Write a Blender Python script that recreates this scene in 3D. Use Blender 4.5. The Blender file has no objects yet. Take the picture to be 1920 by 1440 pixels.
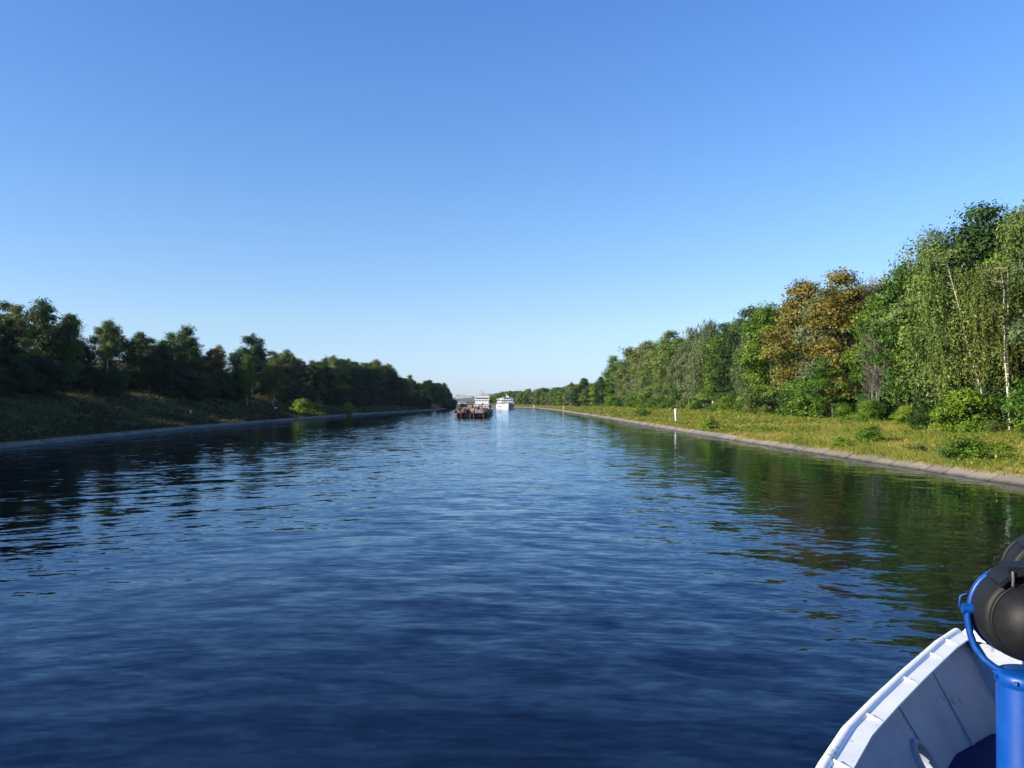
import bpy, math, random
import numpy as np
from mathutils import Vector

# ------------------------------------------------------------------ camera, world, sun, exposure
scene = bpy.context.scene
C = scene.collection
R = math.radians
CAMZ = 5.5
F = 1598.0                      # focal length in pixels of a 1920 wide picture
HORIZON = 752.0
cam = bpy.data.objects.new('camera', bpy.data.cameras.new('camera'))
C.objects.link(cam)
cam.data.sensor_width = 36.0
cam.data.lens = 36.0 * F / 1920.0
cam.data.clip_start = 0.1
cam.data.clip_end = 20000
cam.location = (0, 0, CAMZ)
cam.rotation_euler = (R(90) + math.atan((HORIZON - 720) / F), 0, 0)
scene.camera = cam

SUN_AZ, SUN_EL = -110.0, 21.0   # azimuth clockwise from +Y
world = bpy.data.worlds.new('World')
scene.world = world
world.use_nodes = True
wn, wl = world.node_tree.nodes, world.node_tree.links
sky = wn.new('ShaderNodeTexSky')
sky.sky_type = 'NISHITA'
sky.sun_disc = False
sky.sun_elevation = R(SUN_EL)
sky.sun_rotation = R(SUN_AZ % 360)
sky.air_density, sky.dust_density, sky.ozone_density = 1.0, 0.25, 3.0
# the camera's white balance and the dustier air low over the horizon, by elevation
wtc = wn.new('ShaderNodeTexCoord'); wsx = wn.new('ShaderNodeSeparateXYZ'); wl.new(wtc.outputs['Generated'], wsx.inputs[0])
wr = wn.new('ShaderNodeValToRGB'); wl.new(wsx.outputs[2], wr.inputs[0])
els = wr.color_ramp.elements
for z_, c_ in ((.087, None), (.208, None)): els.new(z_)
for e_, (z_, c_) in zip(els, ((.017, (.50, .60, .94)), (.087, (.600, .645, .780)), (.208, (.560, .675, .830)), (.42, (.472, .668, .958)))):
    e_.position = z_; e_.color = (*c_, 1)
tint = wn.new('ShaderNodeMix'); tint.data_type = 'RGBA'; tint.blend_type = 'MULTIPLY'
tint.inputs[0].default_value = 1.0
wl.new(sky.outputs[0], tint.inputs[6]); wl.new(wr.outputs[0], tint.inputs[7])
wl.new(tint.outputs[2], wn['Background'].inputs[0])
wn['Background'].inputs[1].default_value = 0.11

sun = bpy.data.objects.new('sun', bpy.data.lights.new('sun', 'SUN'))
C.objects.link(sun)
sun.data.energy = 5.0
sun.data.angle = R(0.5)
sun.data.color = (1.0, 0.90, 0.74)
TO_SUN = Vector((math.sin(R(SUN_AZ)) * math.cos(R(SUN_EL)), math.cos(R(SUN_AZ)) * math.cos(R(SUN_EL)), math.sin(R(SUN_EL))))
sun.rotation_euler = (-TO_SUN).to_track_quat('-Z', 'Y').to_euler()

scene.view_settings.view_transform = 'Standard'
scene.view_settings.look = 'None'
scene.view_settings.exposure = 1.2
scene.view_settings.gamma = 1.0
scene.render.engine = 'CYCLES'
scene.cycles.max_bounces = 5
scene.cycles.diffuse_bounces = 1
scene.cycles.glossy_bounces = 3
scene.cycles.transmission_bounces = 2
scene.cycles.volume_bounces = 0
scene.cycles.use_denoising = True
scene.cycles.caustics_reflective = False
scene.cycles.caustics_refractive = False

rnd = random.Random(7)
rng = np.random.default_rng(11)

# ------------------------------------------------------------------ helpers
def tag(o, label=None, cat=None, group=None, kind=None):
    if label: o['label'] = label
    if cat: o['category'] = cat
    if group: o['group'] = group
    if kind: o['kind'] = kind
    return o

def empty(name, loc=(0, 0, 0), rz=0.0, scale=1.0):
    o = bpy.data.objects.new(name, None)
    C.objects.link(o)
    o.location = loc
    o.rotation_euler = (0, 0, rz)
    o.scale = (scale,) * 3 if not hasattr(scale, '__len__') else scale
    return o

def np_mesh(name, verts, quads=None, tris=None, attr=None, smooth=False):
    me = bpy.data.meshes.new(name)
    verts = np.asarray(verts, dtype=np.float32)
    nq = 0 if quads is None else len(quads)
    nt = 0 if tris is None else len(tris)
    me.vertices.add(len(verts))
    me.vertices.foreach_set('co', verts.ravel())
    loops = []
    if nq: loops.append(np.asarray(quads, dtype=np.int32).ravel())
    if nt: loops.append(np.asarray(tris, dtype=np.int32).ravel())
    loops = np.concatenate(loops)
    me.loops.add(len(loops))
    me.loops.foreach_set('vertex_index', loops)
    me.polygons.add(nq + nt)
    starts = np.concatenate([np.arange(nq) * 4, nq * 4 + np.arange(nt) * 3]).astype(np.int32)
    me.polygons.foreach_set('loop_start', starts)
    me.update(calc_edges=True)
    me.polygons.foreach_set('use_smooth', np.full(nq + nt, smooth, dtype=bool))
    if attr is not None:
        a = me.attributes.new('tint', 'FLOAT', 'FACE')
        a.data.foreach_set('value', np.asarray(attr, dtype=np.float32))
    me.validate()
    return me

def link_mesh(name, me, mat, parent=None):
    if mat is not None and len(me.materials) == 0:
        me.materials.append(mat)
    o = bpy.data.objects.new(name, me)
    C.objects.link(o)
    if parent is not None: o.parent = parent
    return o

class MB:
    """collects simple shapes and links them as ONE mesh object"""
    def __init__(s):
        s.v, s.f, s.sm = [], [], []
    def add(s, vs, fs, smooth=False):
        k = len(s.v)
        s.v += [tuple(p) for p in vs]
        s.f += [tuple(i + k for i in f) for f in fs]
        s.sm += [smooth] * len(fs)
    def box(s, c, size, rz=0.0, taper=1.0, tilt=None):
        x, y, z = (d / 2 for d in size)
        ca, sa = math.cos(rz), math.sin(rz)
        vs = []
        for dz, t in ((-z, 1.0), (z, taper)):
            for dx, dy in ((-x, -y), (x, -y), (x, y), (-x, y)):
                px, py = dx * t, dy * t
                vs.append((c[0] + px * ca - py * sa, c[1] + px * sa + py * ca, c[2] + dz))
        s.add(vs, [(3, 2, 1, 0), (4, 5, 6, 7), (0, 1, 5, 4), (1, 2, 6, 5), (2, 3, 7, 6), (3, 0, 4, 7)])
    def tube(s, pts, rad, n=8, caps=True, smooth=True):
        pts = [Vector(p) for p in pts]
        if not hasattr(rad, '__len__'): rad = [rad] * len(pts)
        vs, fs = [], []
        t0 = (pts[1] - pts[0]).normalized()
        up = Vector((0, 0, 1)) if abs(t0.z) < 0.9 else Vector((1, 0, 0))
        a = t0.cross(up).normalized()
        for i, p in enumerate(pts):
            t = (pts[min(i + 1, len(pts) - 1)] - pts[max(i - 1, 0)]).normalized()
            a = (a - t * a.dot(t)).normalized()
            b = t.cross(a)
            for k in range(n):
                w = 2 * math.pi * k / n
                vs.append(p + (a * math.cos(w) + b * math.sin(w)) * rad[i])
        for i in range(len(pts) - 1):
            for k in range(n):
                fs.append((i * n + k, i * n + (k + 1) % n, (i + 1) * n + (k + 1) % n, (i + 1) * n + k))
        s.add(vs, fs, smooth)
        if caps:
            s.add(vs[:n], [tuple(range(n))[::-1]])
            s.add(vs[-n:], [tuple(range(n))])
    def lathe(s, prof, n=32, origin=(0, 0, 0), axis='z', rz=0.0, smooth=True):
        """prof = list of (radius, height)"""
        vs, fs = [], []
        for r, h in prof:
            for k in range(n):
                w = 2 * math.pi * k / n
                p = Vector((r * math.cos(w), r * math.sin(w), h))
                if axis == 'y':                       # height runs along +Y, then turned by rz
                    p = Vector((p.x, p.z, p.y))
                    p = Vector((p.x * math.cos(rz) - p.y * math.sin(rz), p.x * math.sin(rz) + p.y * math.cos(rz), p.z))
                vs.append(p + Vector(origin))
        for i in range(len(prof) - 1):
            for k in range(n):
                fs.append((i * n + k, i * n + (k + 1) % n, (i + 1) * n + (k + 1) % n, (i + 1) * n + k))
        s.add(vs, fs, smooth)
    def build(s, name, mat, parent=None):
        me = bpy.data.meshes.new(name)
        me.from_pydata(s.v, [], s.f)
        me.polygons.foreach_set('use_smooth', s.sm)
        me.update()
        return link_mesh(name, me, mat, parent)

def interp(x, xs, ys):
    return float(np.interp(x, xs, ys))

# ------------------------------------------------------------------ materials
def new_mat(name):
    m = bpy.data.materials.new(name)
    m.use_nodes = True
    return m, m.node_tree.nodes, m.node_tree.links, m.node_tree.nodes['Principled BSDF']

def ramp(nt, stops):
    r = nt.nodes.new('ShaderNodeValToRGB')
    e = r.color_ramp.elements
    while len(e) < len(stops): e.new(0.5)
    for k, (p, c) in enumerate(stops):
        e[k].position = p
        e[k].color = (*c, 1)
    return r

def noise(nt, scale, detail=3, vec=None, rough=0.5, dist=0.0):
    n = nt.nodes.new('ShaderNodeTexNoise')
    n.inputs['Scale'].default_value = scale
    n.inputs['Detail'].default_value = detail
    n.inputs['Roughness'].default_value = rough
    n.inputs['Distortion'].default_value = dist
    if vec is not None: nt.links.new(vec, n.inputs['Vector'])
    return n

def math_node(nt, op, a, b=None, c=None):
    n = nt.nodes.new('ShaderNodeMath'); n.operation = op
    for i, v in enumerate((a, b, c)):
        if v is None: continue
        if isinstance(v, (int, float)): n.inputs[i].default_value = v
        else: nt.links.new(v, n.inputs[i])
    return n.outputs[0]

def paint(name, col, col2=None, rough=0.4, metal=0.0, scale=6.0, bump=0.0, spec=0.5, worn=None):
    m, n, l, b = new_mat(name)
    nt = m.node_tree
    tc = n.new('ShaderNodeTexCoord')
    nz = noise(nt, scale, 5, tc.outputs['Object'], 0.65)
    rp = ramp(nt, [(0.35, col2 or tuple(c * 0.86 for c in col)), (0.62, col)])
    l.new(nz.outputs[0], rp.inputs[0])
    l.new(rp.outputs[0], b.inputs['Base Color'])
    if worn:      # chips and rust runs with edges of their own
        mp = n.new('ShaderNodeMapping'); mp.inputs['Scale'].default_value = (1, 1, .28); l.new(tc.outputs['Object'], mp.inputs[0])
        n1 = noise(nt, 11, 6, mp.outputs[0], .72); n2 = noise(nt, 1.7, 3, tc.outputs['Object'])
        ms = math_node(nt, 'MULTIPLY', n1.outputs[0], n2.outputs[0])
        mr = n.new('ShaderNodeMapRange'); mr.inputs['From Min'].default_value = .318; mr.inputs['From Max'].default_value = .36
        mr.inputs['To Max'].default_value = .75
        l.new(ms, mr.inputs['Value'])
        mc = n.new('ShaderNodeMix'); mc.data_type = 'RGBA'; l.new(mr.outputs[0], mc.inputs[0]); l.new(rp.outputs[0], mc.inputs[6]); mc.inputs[7].default_value = (*worn, 1)
        l.new(mc.outputs[2], b.inputs['Base Color'])
    b.inputs['Roughness'].default_value = rough
    b.inputs['Metallic'].default_value = metal
    b.inputs['Specular IOR Level'].default_value = spec
    if bump:
        bp = n.new('ShaderNodeBump'); bp.inputs['Distance'].default_value = bump; bp.inputs['Strength'].default_value = 0.6
        nz2 = noise(nt, scale * 3, 4, tc.outputs['Object'])
        l.new(nz2.outputs[0], bp.inputs['Height']); l.new(bp.outputs[0], b.inputs['Normal'])
    return m

def leaf_mat(name, c0, c1, c2, trans=0.24):
    c0, c1, c2 = [tuple(v * (1.10 if name != 'leaf_shade_toned' and name != 'leaf_dark' else .9) for v in c) for c in (c0, c1, c2)]
    m, n, l, b = new_mat(name)
    nt = m.node_tree
    at = n.new('ShaderNodeAttribute'); at.attribute_name = 'tint'
    oi = n.new('ShaderNodeObjectInfo')
    ma = n.new('ShaderNodeMath'); ma.operation = 'MULTIPLY_ADD'
    l.new(oi.outputs['Random'], ma.inputs[0]); ma.inputs[1].default_value = 0.34; ma.inputs[2].default_value = -0.17
    ad = n.new('ShaderNodeMath'); ad.operation = 'ADD'
    l.new(at.outputs['Fac'], ad.inputs[0]); l.new(ma.outputs[0], ad.inputs[1])
    rp = ramp(nt, [(0.0, c0), (0.5, c1), (1.0, c2)])
    l.new(ad.outputs[0], rp.inputs[0])
    l.new(rp.outputs[0], b.inputs['Base Color'])
    b.inputs['Roughness'].default_value = 0.6
    b.inputs['Specular IOR Level'].default_value = 0.25
    tr = n.new('ShaderNodeBsdfTranslucent')
    l.new(rp.outputs[0], tr.inputs['Color'])
    mx = n.new('ShaderNodeMixShader'); mx.inputs[0].default_value = trans
    l.new(b.outputs[0], mx.inputs[1]); l.new(tr.outputs[0], mx.inputs[2])
    l.new(mx.outputs[0], n['Material Output'].inputs['Surface'])
    return m

LEAF = {
    'green':  leaf_mat('leaf_green', (.026, .062, .005), (.062, .130, .009), (.140, .210, .014)),
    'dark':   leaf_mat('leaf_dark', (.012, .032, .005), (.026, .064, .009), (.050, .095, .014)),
    'deep':   leaf_mat('leaf_shade_toned', (.008, .018, .003), (.016, .036, .005), (.036, .060, .009), .15),  # leaf green darkened to imitate the shade of the left wood
    'lime':   leaf_mat('leaf_lime', (.055, .110, .006), (.110, .185, .010), (.210, .260, .020)),
    'olive':  leaf_mat('leaf_olive', (.050, .080, .014), (.095, .125, .022), (.160, .170, .035)),
    'birch':  leaf_mat('leaf_birch', (.055, .092, .016), (.105, .155, .028), (.185, .220, .050)),
    'grey':   leaf_mat('leaf_grey', (.045, .070, .026), (.085, .115, .045), (.140, .160, .075)),
    'orange': leaf_mat('leaf_orange', (.062, .066, .009), (.140, .112, .016), (.225, .165, .028)),
    'brown':  leaf_mat('leaf_brown', (.070, .050, .022), (.130, .085, .034), (.180, .125, .055)),
}

def bark_mat(name, a, b_, scale=3.0):
    m, n, l, b = new_mat(name)
    nt = m.node_tree
    tc = n.new('ShaderNodeTexCoord')
    mp = n.new('ShaderNodeMapping'); mp.inputs['Scale'].default_value = (1, 1, 2.5 if name == 'birch_bark' else 0.3)
    l.new(tc.outputs['Object'], mp.inputs[0])
    nz = noise(nt, scale, 4, mp.outputs[0], 0.7)
    rp = ramp(nt, [(0.40, a), (0.5, b_)])
    l.new(nz.outputs[0], rp.inputs[0]); l.new(rp.outputs[0], b.inputs['Base Color'])
    b.inputs['Roughness'].default_value = 0.9
    return m
BARK = bark_mat('bark', (.035, .026, .020), (.095, .075, .058))
BIRCH_BARK = bark_mat('birch_bark', (.05, .046, .04), (.50, .47, .42), 1.6)
TWIG = bark_mat('twig_bark', (.045, .038, .032), (.105, .092, .078))

WHITE = paint('white_paint', (.80, .81, .82), (.68, .69, .70), 0.38, scale=2.5, worn=(.34, .24, .17))
PLATE = paint('shade_toned_plating', (.26, .29, .34), (.22, .25, .30), 0.55, scale=3.5, bump=.004, spec=.3, worn=(.17, .12, .09))  # white plating with its shade put into the colour as blue-grey; rust is wear
WHITE_HULL = paint('white_hull_paint', (.64, .65, .66), (.54, .54, .54), 0.4, scale=1.2)
BLUE = paint('blue_paint', (.001, .046, .235), (.001, .036, .185), 0.38, scale=5, bump=.002, spec=.3)
DECKBLUE = paint('deck_paint', (.003, .010, .085), (.002, .006, .06), 0.7, scale=8, bump=.002, spec=.12)
BLACK = paint('black_lamp_paint', (.009, .0095, .010), (.006, .006, .0065), 0.55, scale=14, bump=.0015, spec=.18)
GREYM = paint('dark_metal', (.10, .10, .11), (.05, .05, .05), 0.5)
RUST = paint('rusty_steel', (.145, .090, .075), (.065, .042, .038), 0.9, scale=.8)
RUST2 = paint('rust_and_grey_scrap', (.21, .125, .095), (.085, .055, .045), 0.9, scale=1.5)
PALE = paint('pale_scrap', (.40, .37, .36), (.25, .21, .20), 0.8, scale=1.5)
WINDOW = paint('window_glass', (.02, .03, .04), (.015, .02, .03), 0.08)
CONC_W = paint('building_wall', (.50, .50, .50), (.42, .42, .43), 0.8, scale=.05)
ORANGE = paint('faded_orange_paint', (.75, .42, .22), (.62, .34, .18), 0.6)
ROOFM = paint('boat_roof', (.74, .75, .76), None, 0.5)
DKGREEN = paint('dark_hull', (.03, .045, .035), (.02, .03, .03), 0.5)

def ground_mat():
    m, n, l, b = new_mat('meadow')
    nt = m.node_tree
    g = n.new('ShaderNodeNewGeometry')
    a = noise(nt, .09, 6, g.outputs['Position'], .7)
    c = noise(nt, 1.6, 5, g.outputs['Position'], .75)
    mx = n.new('ShaderNodeMath'); mx.operation = 'MULTIPLY_ADD'
    l.new(c.outputs[0], mx.inputs[0]); mx.inputs[1].default_value = 0.5
    l.new(a.outputs[0], mx.inputs[2])
    rp = ramp(nt, [(.55, (.028, .042, .009)), (.70, (.060, .068, .016)), (.85, (.12, .10, .038)), (.95, (.07, .08, .02))])
    l.new(mx.outputs[0], rp.inputs[0]); l.new(rp.outputs[0], b.inputs['Base Color'])
    b.inputs['Roughness'].default_value = .95
    b.inputs['Specular IOR Level'].default_value = .1
    bp = n.new('ShaderNodeBump'); bp.inputs['Distance'].default_value = .25
    l.new(c.outputs[0], bp.inputs['Height']); l.new(bp.outputs[0], b.inputs['Normal'])
    return m
GROUND = ground_mat()

def concrete_mat():
    m, n, l, b = new_mat('concrete_slab')
    nt = m.node_tree
    g = n.new('ShaderNodeNewGeometry')
    at = n.new('ShaderNodeAttribute'); at.attribute_name = 'tint'
    sx = n.new('ShaderNodeSeparateXYZ'); l.new(g.outputs['Position'], sx.inputs[0])
    nz = noise(nt, .9, 6, g.outputs['Position'], .7)
    # a wet and weedy lower edge, dry pale concrete above
    ad = n.new('ShaderNodeMath'); ad.operation = 'MULTIPLY_ADD'
    l.new(nz.outputs[0], ad.inputs[0]); ad.inputs[1].default_value = .35; l.new(sx.outputs[2], ad.inputs[2])
    rp = ramp(nt, [(.16, (.022, .019, .014)), (.24, (.07, .060, .048)), (.36, (.150, .128, .105)), (.9, (.20, .17, .14))])
    l.new(ad.outputs[0], rp.inputs[0])
    mx = n.new('ShaderNodeMix'); mx.data_type = 'RGBA'; mx.blend_type = 'MULTIPLY'; mx.inputs[0].default_value = 1
    l.new(rp.outputs[0], mx.inputs[6])
    rp2 = ramp(nt, [(0, (.72, .70, .68)), (1, (1.1, 1.08, 1.05))]); l.new(at.outputs['Fac'], rp2.inputs[0]); l.new(rp2.outputs[0], mx.inputs[7])
    l.new(mx.outputs[2], b.inputs['Base Color'])
    b.inputs['Roughness'].default_value = .9
    bp = n.new('ShaderNodeBump'); bp.inputs['Distance'].default_value = .03
    nz2 = noise(nt, 5, 5, g.outputs['Position'])
    l.new(nz2.outputs[0], bp.inputs['Height']); l.new(bp.outputs[0], b.inputs['Normal'])
    return m
CONCRETE = concrete_mat()

def water_mat():
    m, n, l, b = new_mat('canal_water')
    nt = m.node_tree
    g = n.new('ShaderNodeNewGeometry')
    sp = n.new('ShaderNodeSeparateXYZ'); l.new(g.outputs['Position'], sp.inputs[0])
    X, Y = sp.outputs[0], sp.outputs[1]
    # wave crests fan out from the middle of the canal like the wake of passing boats
    xo = math_node(nt, 'SUBTRACT', X, -3.0)
    sq = math_node(nt, 'SQRT', math_node(nt, 'ADD', math_node(nt, 'MULTIPLY', xo, xo), 120.0))
    q = math_node(nt, 'MULTIPLY_ADD', sq, 0.75, Y)
    q2 = math_node(nt, 'MULTIPLY_ADD', sq, 0.35, Y)
    def layer(qc, wy, wx, amp, detail, dist=0.0, off=0.0):
        cb = n.new('ShaderNodeCombineXYZ')
        l.new(math_node(nt, 'DIVIDE', X, wx), cb.inputs[0]); l.new(math_node(nt, 'DIVIDE', qc, wy), cb.inputs[1])
        cb.inputs[2].default_value = off
        t = noise(nt, 1.0, detail, cb.outputs[0], .55, dist)
        sc = n.new('ShaderNodeSeparateColor'); l.new(t.outputs['Color'], sc.inputs[0])
        f = lambda o, a: math_node(nt, 'MULTIPLY', math_node(nt, 'SUBTRACT', o, .5), a)
        return f(sc.outputs[0], amp), f(sc.outputs[1], amp)
    # every layer gives the slope across and along the crests
    LA = layer(q, 1.6, 3.8, WAVE_A, 2.5, .8)
    LB_ = layer(q2, .52, 1.4, WAVE_B, 2.0, .6, 3.1)
    LC = layer(Y, .16, .45, WAVE_C, 2.0, .4, 7.7)
    fan = math_node(nt, 'MULTIPLY', math_node(nt, 'DIVIDE', xo, sq), .75)
    big = noise(nt, .035, 2, g.outputs['Position'])
    still = n.new('ShaderNodeMapRange'); still.inputs['From Min'].default_value = .36; still.inputs['From Max'].default_value = .60
    still.inputs['To Min'].default_value = .6; still.inputs['To Max'].default_value = 1.05
    l.new(big.outputs[0], still.inputs['Value'])
    sh = n.new('ShaderNodeMapRange'); sh.inputs['From Min'].default_value = 8; sh.inputs['From Max'].default_value = 22
    sh.inputs['To Min'].default_value = 1.0; sh.inputs['To Max'].default_value = .42
    l.new(X, sh.inputs['Value'])
    sl = n.new('ShaderNodeMapRange'); sl.inputs['From Min'].default_value = -36; sl.inputs['From Max'].default_value = -10
    sl.inputs['To Min'].default_value = .55; sl.inputs['To Max'].default_value = 1.0
    l.new(X, sl.inputs['Value'])
    k = math_node(nt, 'MULTIPLY', math_node(nt, 'MULTIPLY', still.outputs[0], sh.outputs[0]), sl.outputs[0])
    sy = math_node(nt, 'ADD', math_node(nt, 'ADD', LA[0], LB_[0]), LC[0])
    sx_ = math_node(nt, 'ADD', math_node(nt, 'ADD', math_node(nt, 'MULTIPLY', LA[1], .3), math_node(nt, 'MULTIPLY', LB_[1], .7)), math_node(nt, 'MULTIPLY', LC[1], 1.0))
    sx_ = math_node(nt, 'MULTIPLY_ADD', math_node(nt, 'MULTIPLY', LA[0], fan), .7, sx_)
    sy = math_node(nt, 'SUBTRACT', math_node(nt, 'MINIMUM', sy, .060), .012)   # steep fronts, gentle backs; constant tilt added so it mirrors higher, darker sky
    cn = n.new('ShaderNodeCombineXYZ')
    l.new(math_node(nt, 'MULTIPLY', sx_, k), cn.inputs[0]); l.new(math_node(nt, 'MULTIPLY', sy, k), cn.inputs[1]); cn.inputs[2].default_value = 1
    vn = n.new('ShaderNodeVectorMath'); vn.operation = 'NORMALIZE'; l.new(cn.outputs[0], vn.inputs[0])
    n.remove(b)
    df = n.new('ShaderNodeBsdfDiffuse'); df.inputs['Color'].default_value = (.0004, .0010, .0045, 1)      # murky water body
    gl = n.new('ShaderNodeBsdfGlossy'); gl.inputs['Color'].default_value = (.70, .84, .98, 1); gl.inputs['Roughness'].default_value = .025
    fr = n.new('ShaderNodeFresnel'); fr.inputs['IOR'].default_value = 1.31
    l.new(vn.outputs[0], gl.inputs['Normal']); l.new(vn.outputs[0], fr.inputs['Normal'])
    mx = n.new('ShaderNodeMixShader'); l.new(fr.outputs[0], mx.inputs[0]); l.new(df.outputs[0], mx.inputs[1]); l.new(gl.outputs[0], mx.inputs[2])
    l.new(mx.outputs[0], n['Material Output'].inputs['Surface'])
    return m
WAVE_A, WAVE_B, WAVE_C = .23, .23, .15
WATER = water_mat()

# ------------------------------------------------------------------ the canal's shape
RY = [-400, 0, 55, 95, 160, 314, 517, 676, 799, 976, 1200, 1700]
RX = [42, 35, 33, 31.5, 30, 29, 25.5, 17, -14, -52, -120, -420]
LY = [-400, -10, 97, 166, 314, 420, 488, 640, 732, 800, 950, 1200, 1700]
LX = [-52, -52, -58, -62.5, -62, -54, -47, -45.5, -48, -62, -112, -200, -520]
def xr(y): return np.interp(y, RY, RX)
def xl(y): return np.interp(y, LY, LX)
PRY, PRZ = [-400, 520, 700, 900, 6000], [2.4, 2.4, 2.0, 3.0, 3.0]
PLY, PLZ = [-400, 150, 330, 440, 615, 750, 6000], [7.3, 7.4, 7.8, 6.0, 1.8, 1.6, 2.0]

def hash_wave(x, y):
    return (np.sin(x * .21 + y * .13) * .5 + np.sin(x * .57 - y * .31 + 1.7) * .28 + np.sin(x * .11 + y * .71 + .4) * .22
            + np.sin(x * 1.3 + y * 1.1) * .1)

def ground_z(x, y):
    x = np.asarray(x, float); y = np.asarray(y, float)
    dr = x - xr(y); dl = xl(y) - x
    w = hash_wave(x, y)
    right = np.interp(dr, [-6, 0, 1.15, 1.5, 9, 20, 28, 60], [-2.5, -.10, .50, .62, 1.15, 2.2, 2.4, 2.4])
    right = np.where(dr > 2.2, right * (np.interp(y, PRY, PRZ) / 2.4) ** np.clip((dr - 2) / 20, 0, 1) + w * .18 * np.clip((dr - 2) / 6, 0, 1), right)
    k = np.interp(y, PLY, PLZ)
    left = np.interp(dl, [-6, 0, 1.2, 1.5], [-2.5, -.10, .55, .66])
    u = np.clip((dl - 2.3) / 25.0, 0, 1)
    su = np.interp(u, [0, .12, .35, .7, 1.0], [0, .06, .30, .86, 1.0])
    left = np.where(dl > 2.3, .66 + (k - .66) * su + w * .32 * np.clip((dl - 2) / 8, 0, 1), left)
    return np.where(dr > -6, right, np.where(dl > -6, left, -2.5))

def gz(x, y): return float(ground_z(x, y))

def build_ground():
    ys = np.concatenate([[-6000, -2500, -900, -400, -150], np.arange(-60, 400, 3.0), np.arange(400, 1000, 7.0), np.arange(1000, 1700, 40.0), [1700, 2200, 3200, 5000, 9000]])
    off_r = np.array([-6, 0, 1.15, 1.5, 2.2, 3.2, 4.5, 6, 7.5, 9, 11, 13, 15, 17, 20, 24, 28, 36, 50, 80, 160, 400, 1200, 4000, 9000])
    off_l = np.array([-6, 0, 1.2, 1.5, 2.3, 3.2, 4.5, 6, 7.5, 9, 10.5, 12, 14, 16, 18, 20, 22, 24, 26, 29, 34, 44, 60, 90, 170, 400, 1200, 4000, 9000])
    rows = []
    for y in ys:
        xs = np.concatenate([(xl(y) - off_l)[::-1], xr(y) + off_r])
        rows.append(np.stack([xs, np.full_like(xs, y), ground_z(xs, np.full_like(xs, y))], 1))
    n = rows[0].shape[0]
    V = np.concatenate(rows)
    r, c = np.meshgrid(np.arange(len(ys) - 1), np.arange(n - 1), indexing='ij')
    a = (r * n + c).ravel()
    Q = np.stack([a, a + 1, a + n + 1, a + n], 1)
    o = link_mesh('ground', np_mesh('ground', V, Q, smooth=True), GROUND)
    tag(o, 'grassy canal banks and the land behind them', 'ground', kind='structure')
build_ground()

w_ = MB()
w_.add([(-700, -400, 0), (300, -400, 0), (300, 1750, 0), (-700, 1750, 0)], [(0, 1, 2, 3)])
tag(w_.build('water', WATER), 'dark blue rippled canal water', 'water', kind='structure')

def embankment(side):
    V, Q, T = [], [], []
    y = -60.0
    rr = random.Random(3 if side > 0 else 4)
    while y < 1000:
        L = 2.9 if y < 300 else 6.0
        y2 = y + L
        gap = .03
        e = xr if side > 0 else xl
        dz = rr.uniform(-.03, .03); t = rr.random()
        top = 1.08 + rr.uniform(-.10, .12)
        row = []
        for yy, sgn in ((y + gap, 1), (y2 - gap, -1)):
            x0 = float(e(yy)); j = rr.uniform(-.02, .02)
            for d, z in ((-.9, -.42), (0, .0), (top, .60)):
                row.append((x0 + side * d, yy, z + dz + j))
            row.append((x0 + side * (top + .02), yy, .40))
        k = len(V); V += row
        for i in range(3): Q.append((k + i, k + i + 4, k + i + 5, k + i + 1)); T.append(t)
        for s0 in (0, 4):
            pass
        y = y2
    me = np_mesh('embankment', V, Q, attr=T)
    o = link_mesh('embankment', me, CONCRETE)
    tag(o, 'sloping concrete slabs edging the %s bank at the waterline' % ('sunlit right' if side > 0 else 'shaded left'), 'embankment', kind='structure')
embankment(1); embankment(-1)

# ------------------------------------------------------------------ grass and weeds
def grass_mesh(name, px, py, hgt, wid, blades, r, lean=.35):
    N = len(px)
    pz = ground_z(px, py)
    n = N * blades
    bx = np.repeat(px, blades) + r.normal(0, .16, n) * np.repeat(hgt, blades) * 1.6
    by = np.repeat(py, blades) + r.normal(0, .16, n) * np.repeat(hgt, blades) * 1.6
    bz = np.repeat(pz, blades) - .05
    h = np.repeat(hgt, blades) * r.uniform(.5, 1.15, n)
    w = np.repeat(wid, blades) * r.uniform(.6, 1.2, n)
    a = r.uniform(0, math.pi * 2, n)
    lx = r.normal(0, lean, n) * h; ly = r.normal(0, lean, n) * h
    B = np.stack([bx, by, bz], 1)
    S = np.stack([np.cos(a) * w, np.sin(a) * w, np.zeros(n)], 1) * .5
    M = B + np.stack([lx * .35, ly * .35, h * .6], 1)
    Tt = B + np.stack([lx, ly, h], 1)
    V = np.stack([B - S, B + S, M + S * .8, M - S * .8, Tt], 1).reshape(-1, 3)
    k = np.arange(n) * 5
    Q = np.stack([k, k + 1, k + 2, k + 3], 1)
    T3 = np.stack([k + 3, k + 2, k + 4], 1)
    patch = .5 + .5 * np.clip(np.sin(px * .42 + py * .11) * .6 + np.sin(px * .9 - py * .33 + 1) * .45 + np.sin(py * .19 + px * .2 + 4) * .5, -1, 1)
    t = np.clip(np.repeat(r.beta(2, 2, N) * .45 + patch * .42, blades) + r.uniform(-.05, .2, n), 0, 1)
    return np_mesh(name, V, Q, T3, attr=np.concatenate([t, t]))

def field(fn, n, y0, y1, d0, d1, side, r, power=1.0):
    u = r.uniform(0, 1, n) ** power
    y = y0 + (y1 - y0) * u
    d = r.uniform(d0, d1, n)
    x = (xr(y) + d) if side > 0 else (xl(y) - d)
    return x, y

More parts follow.
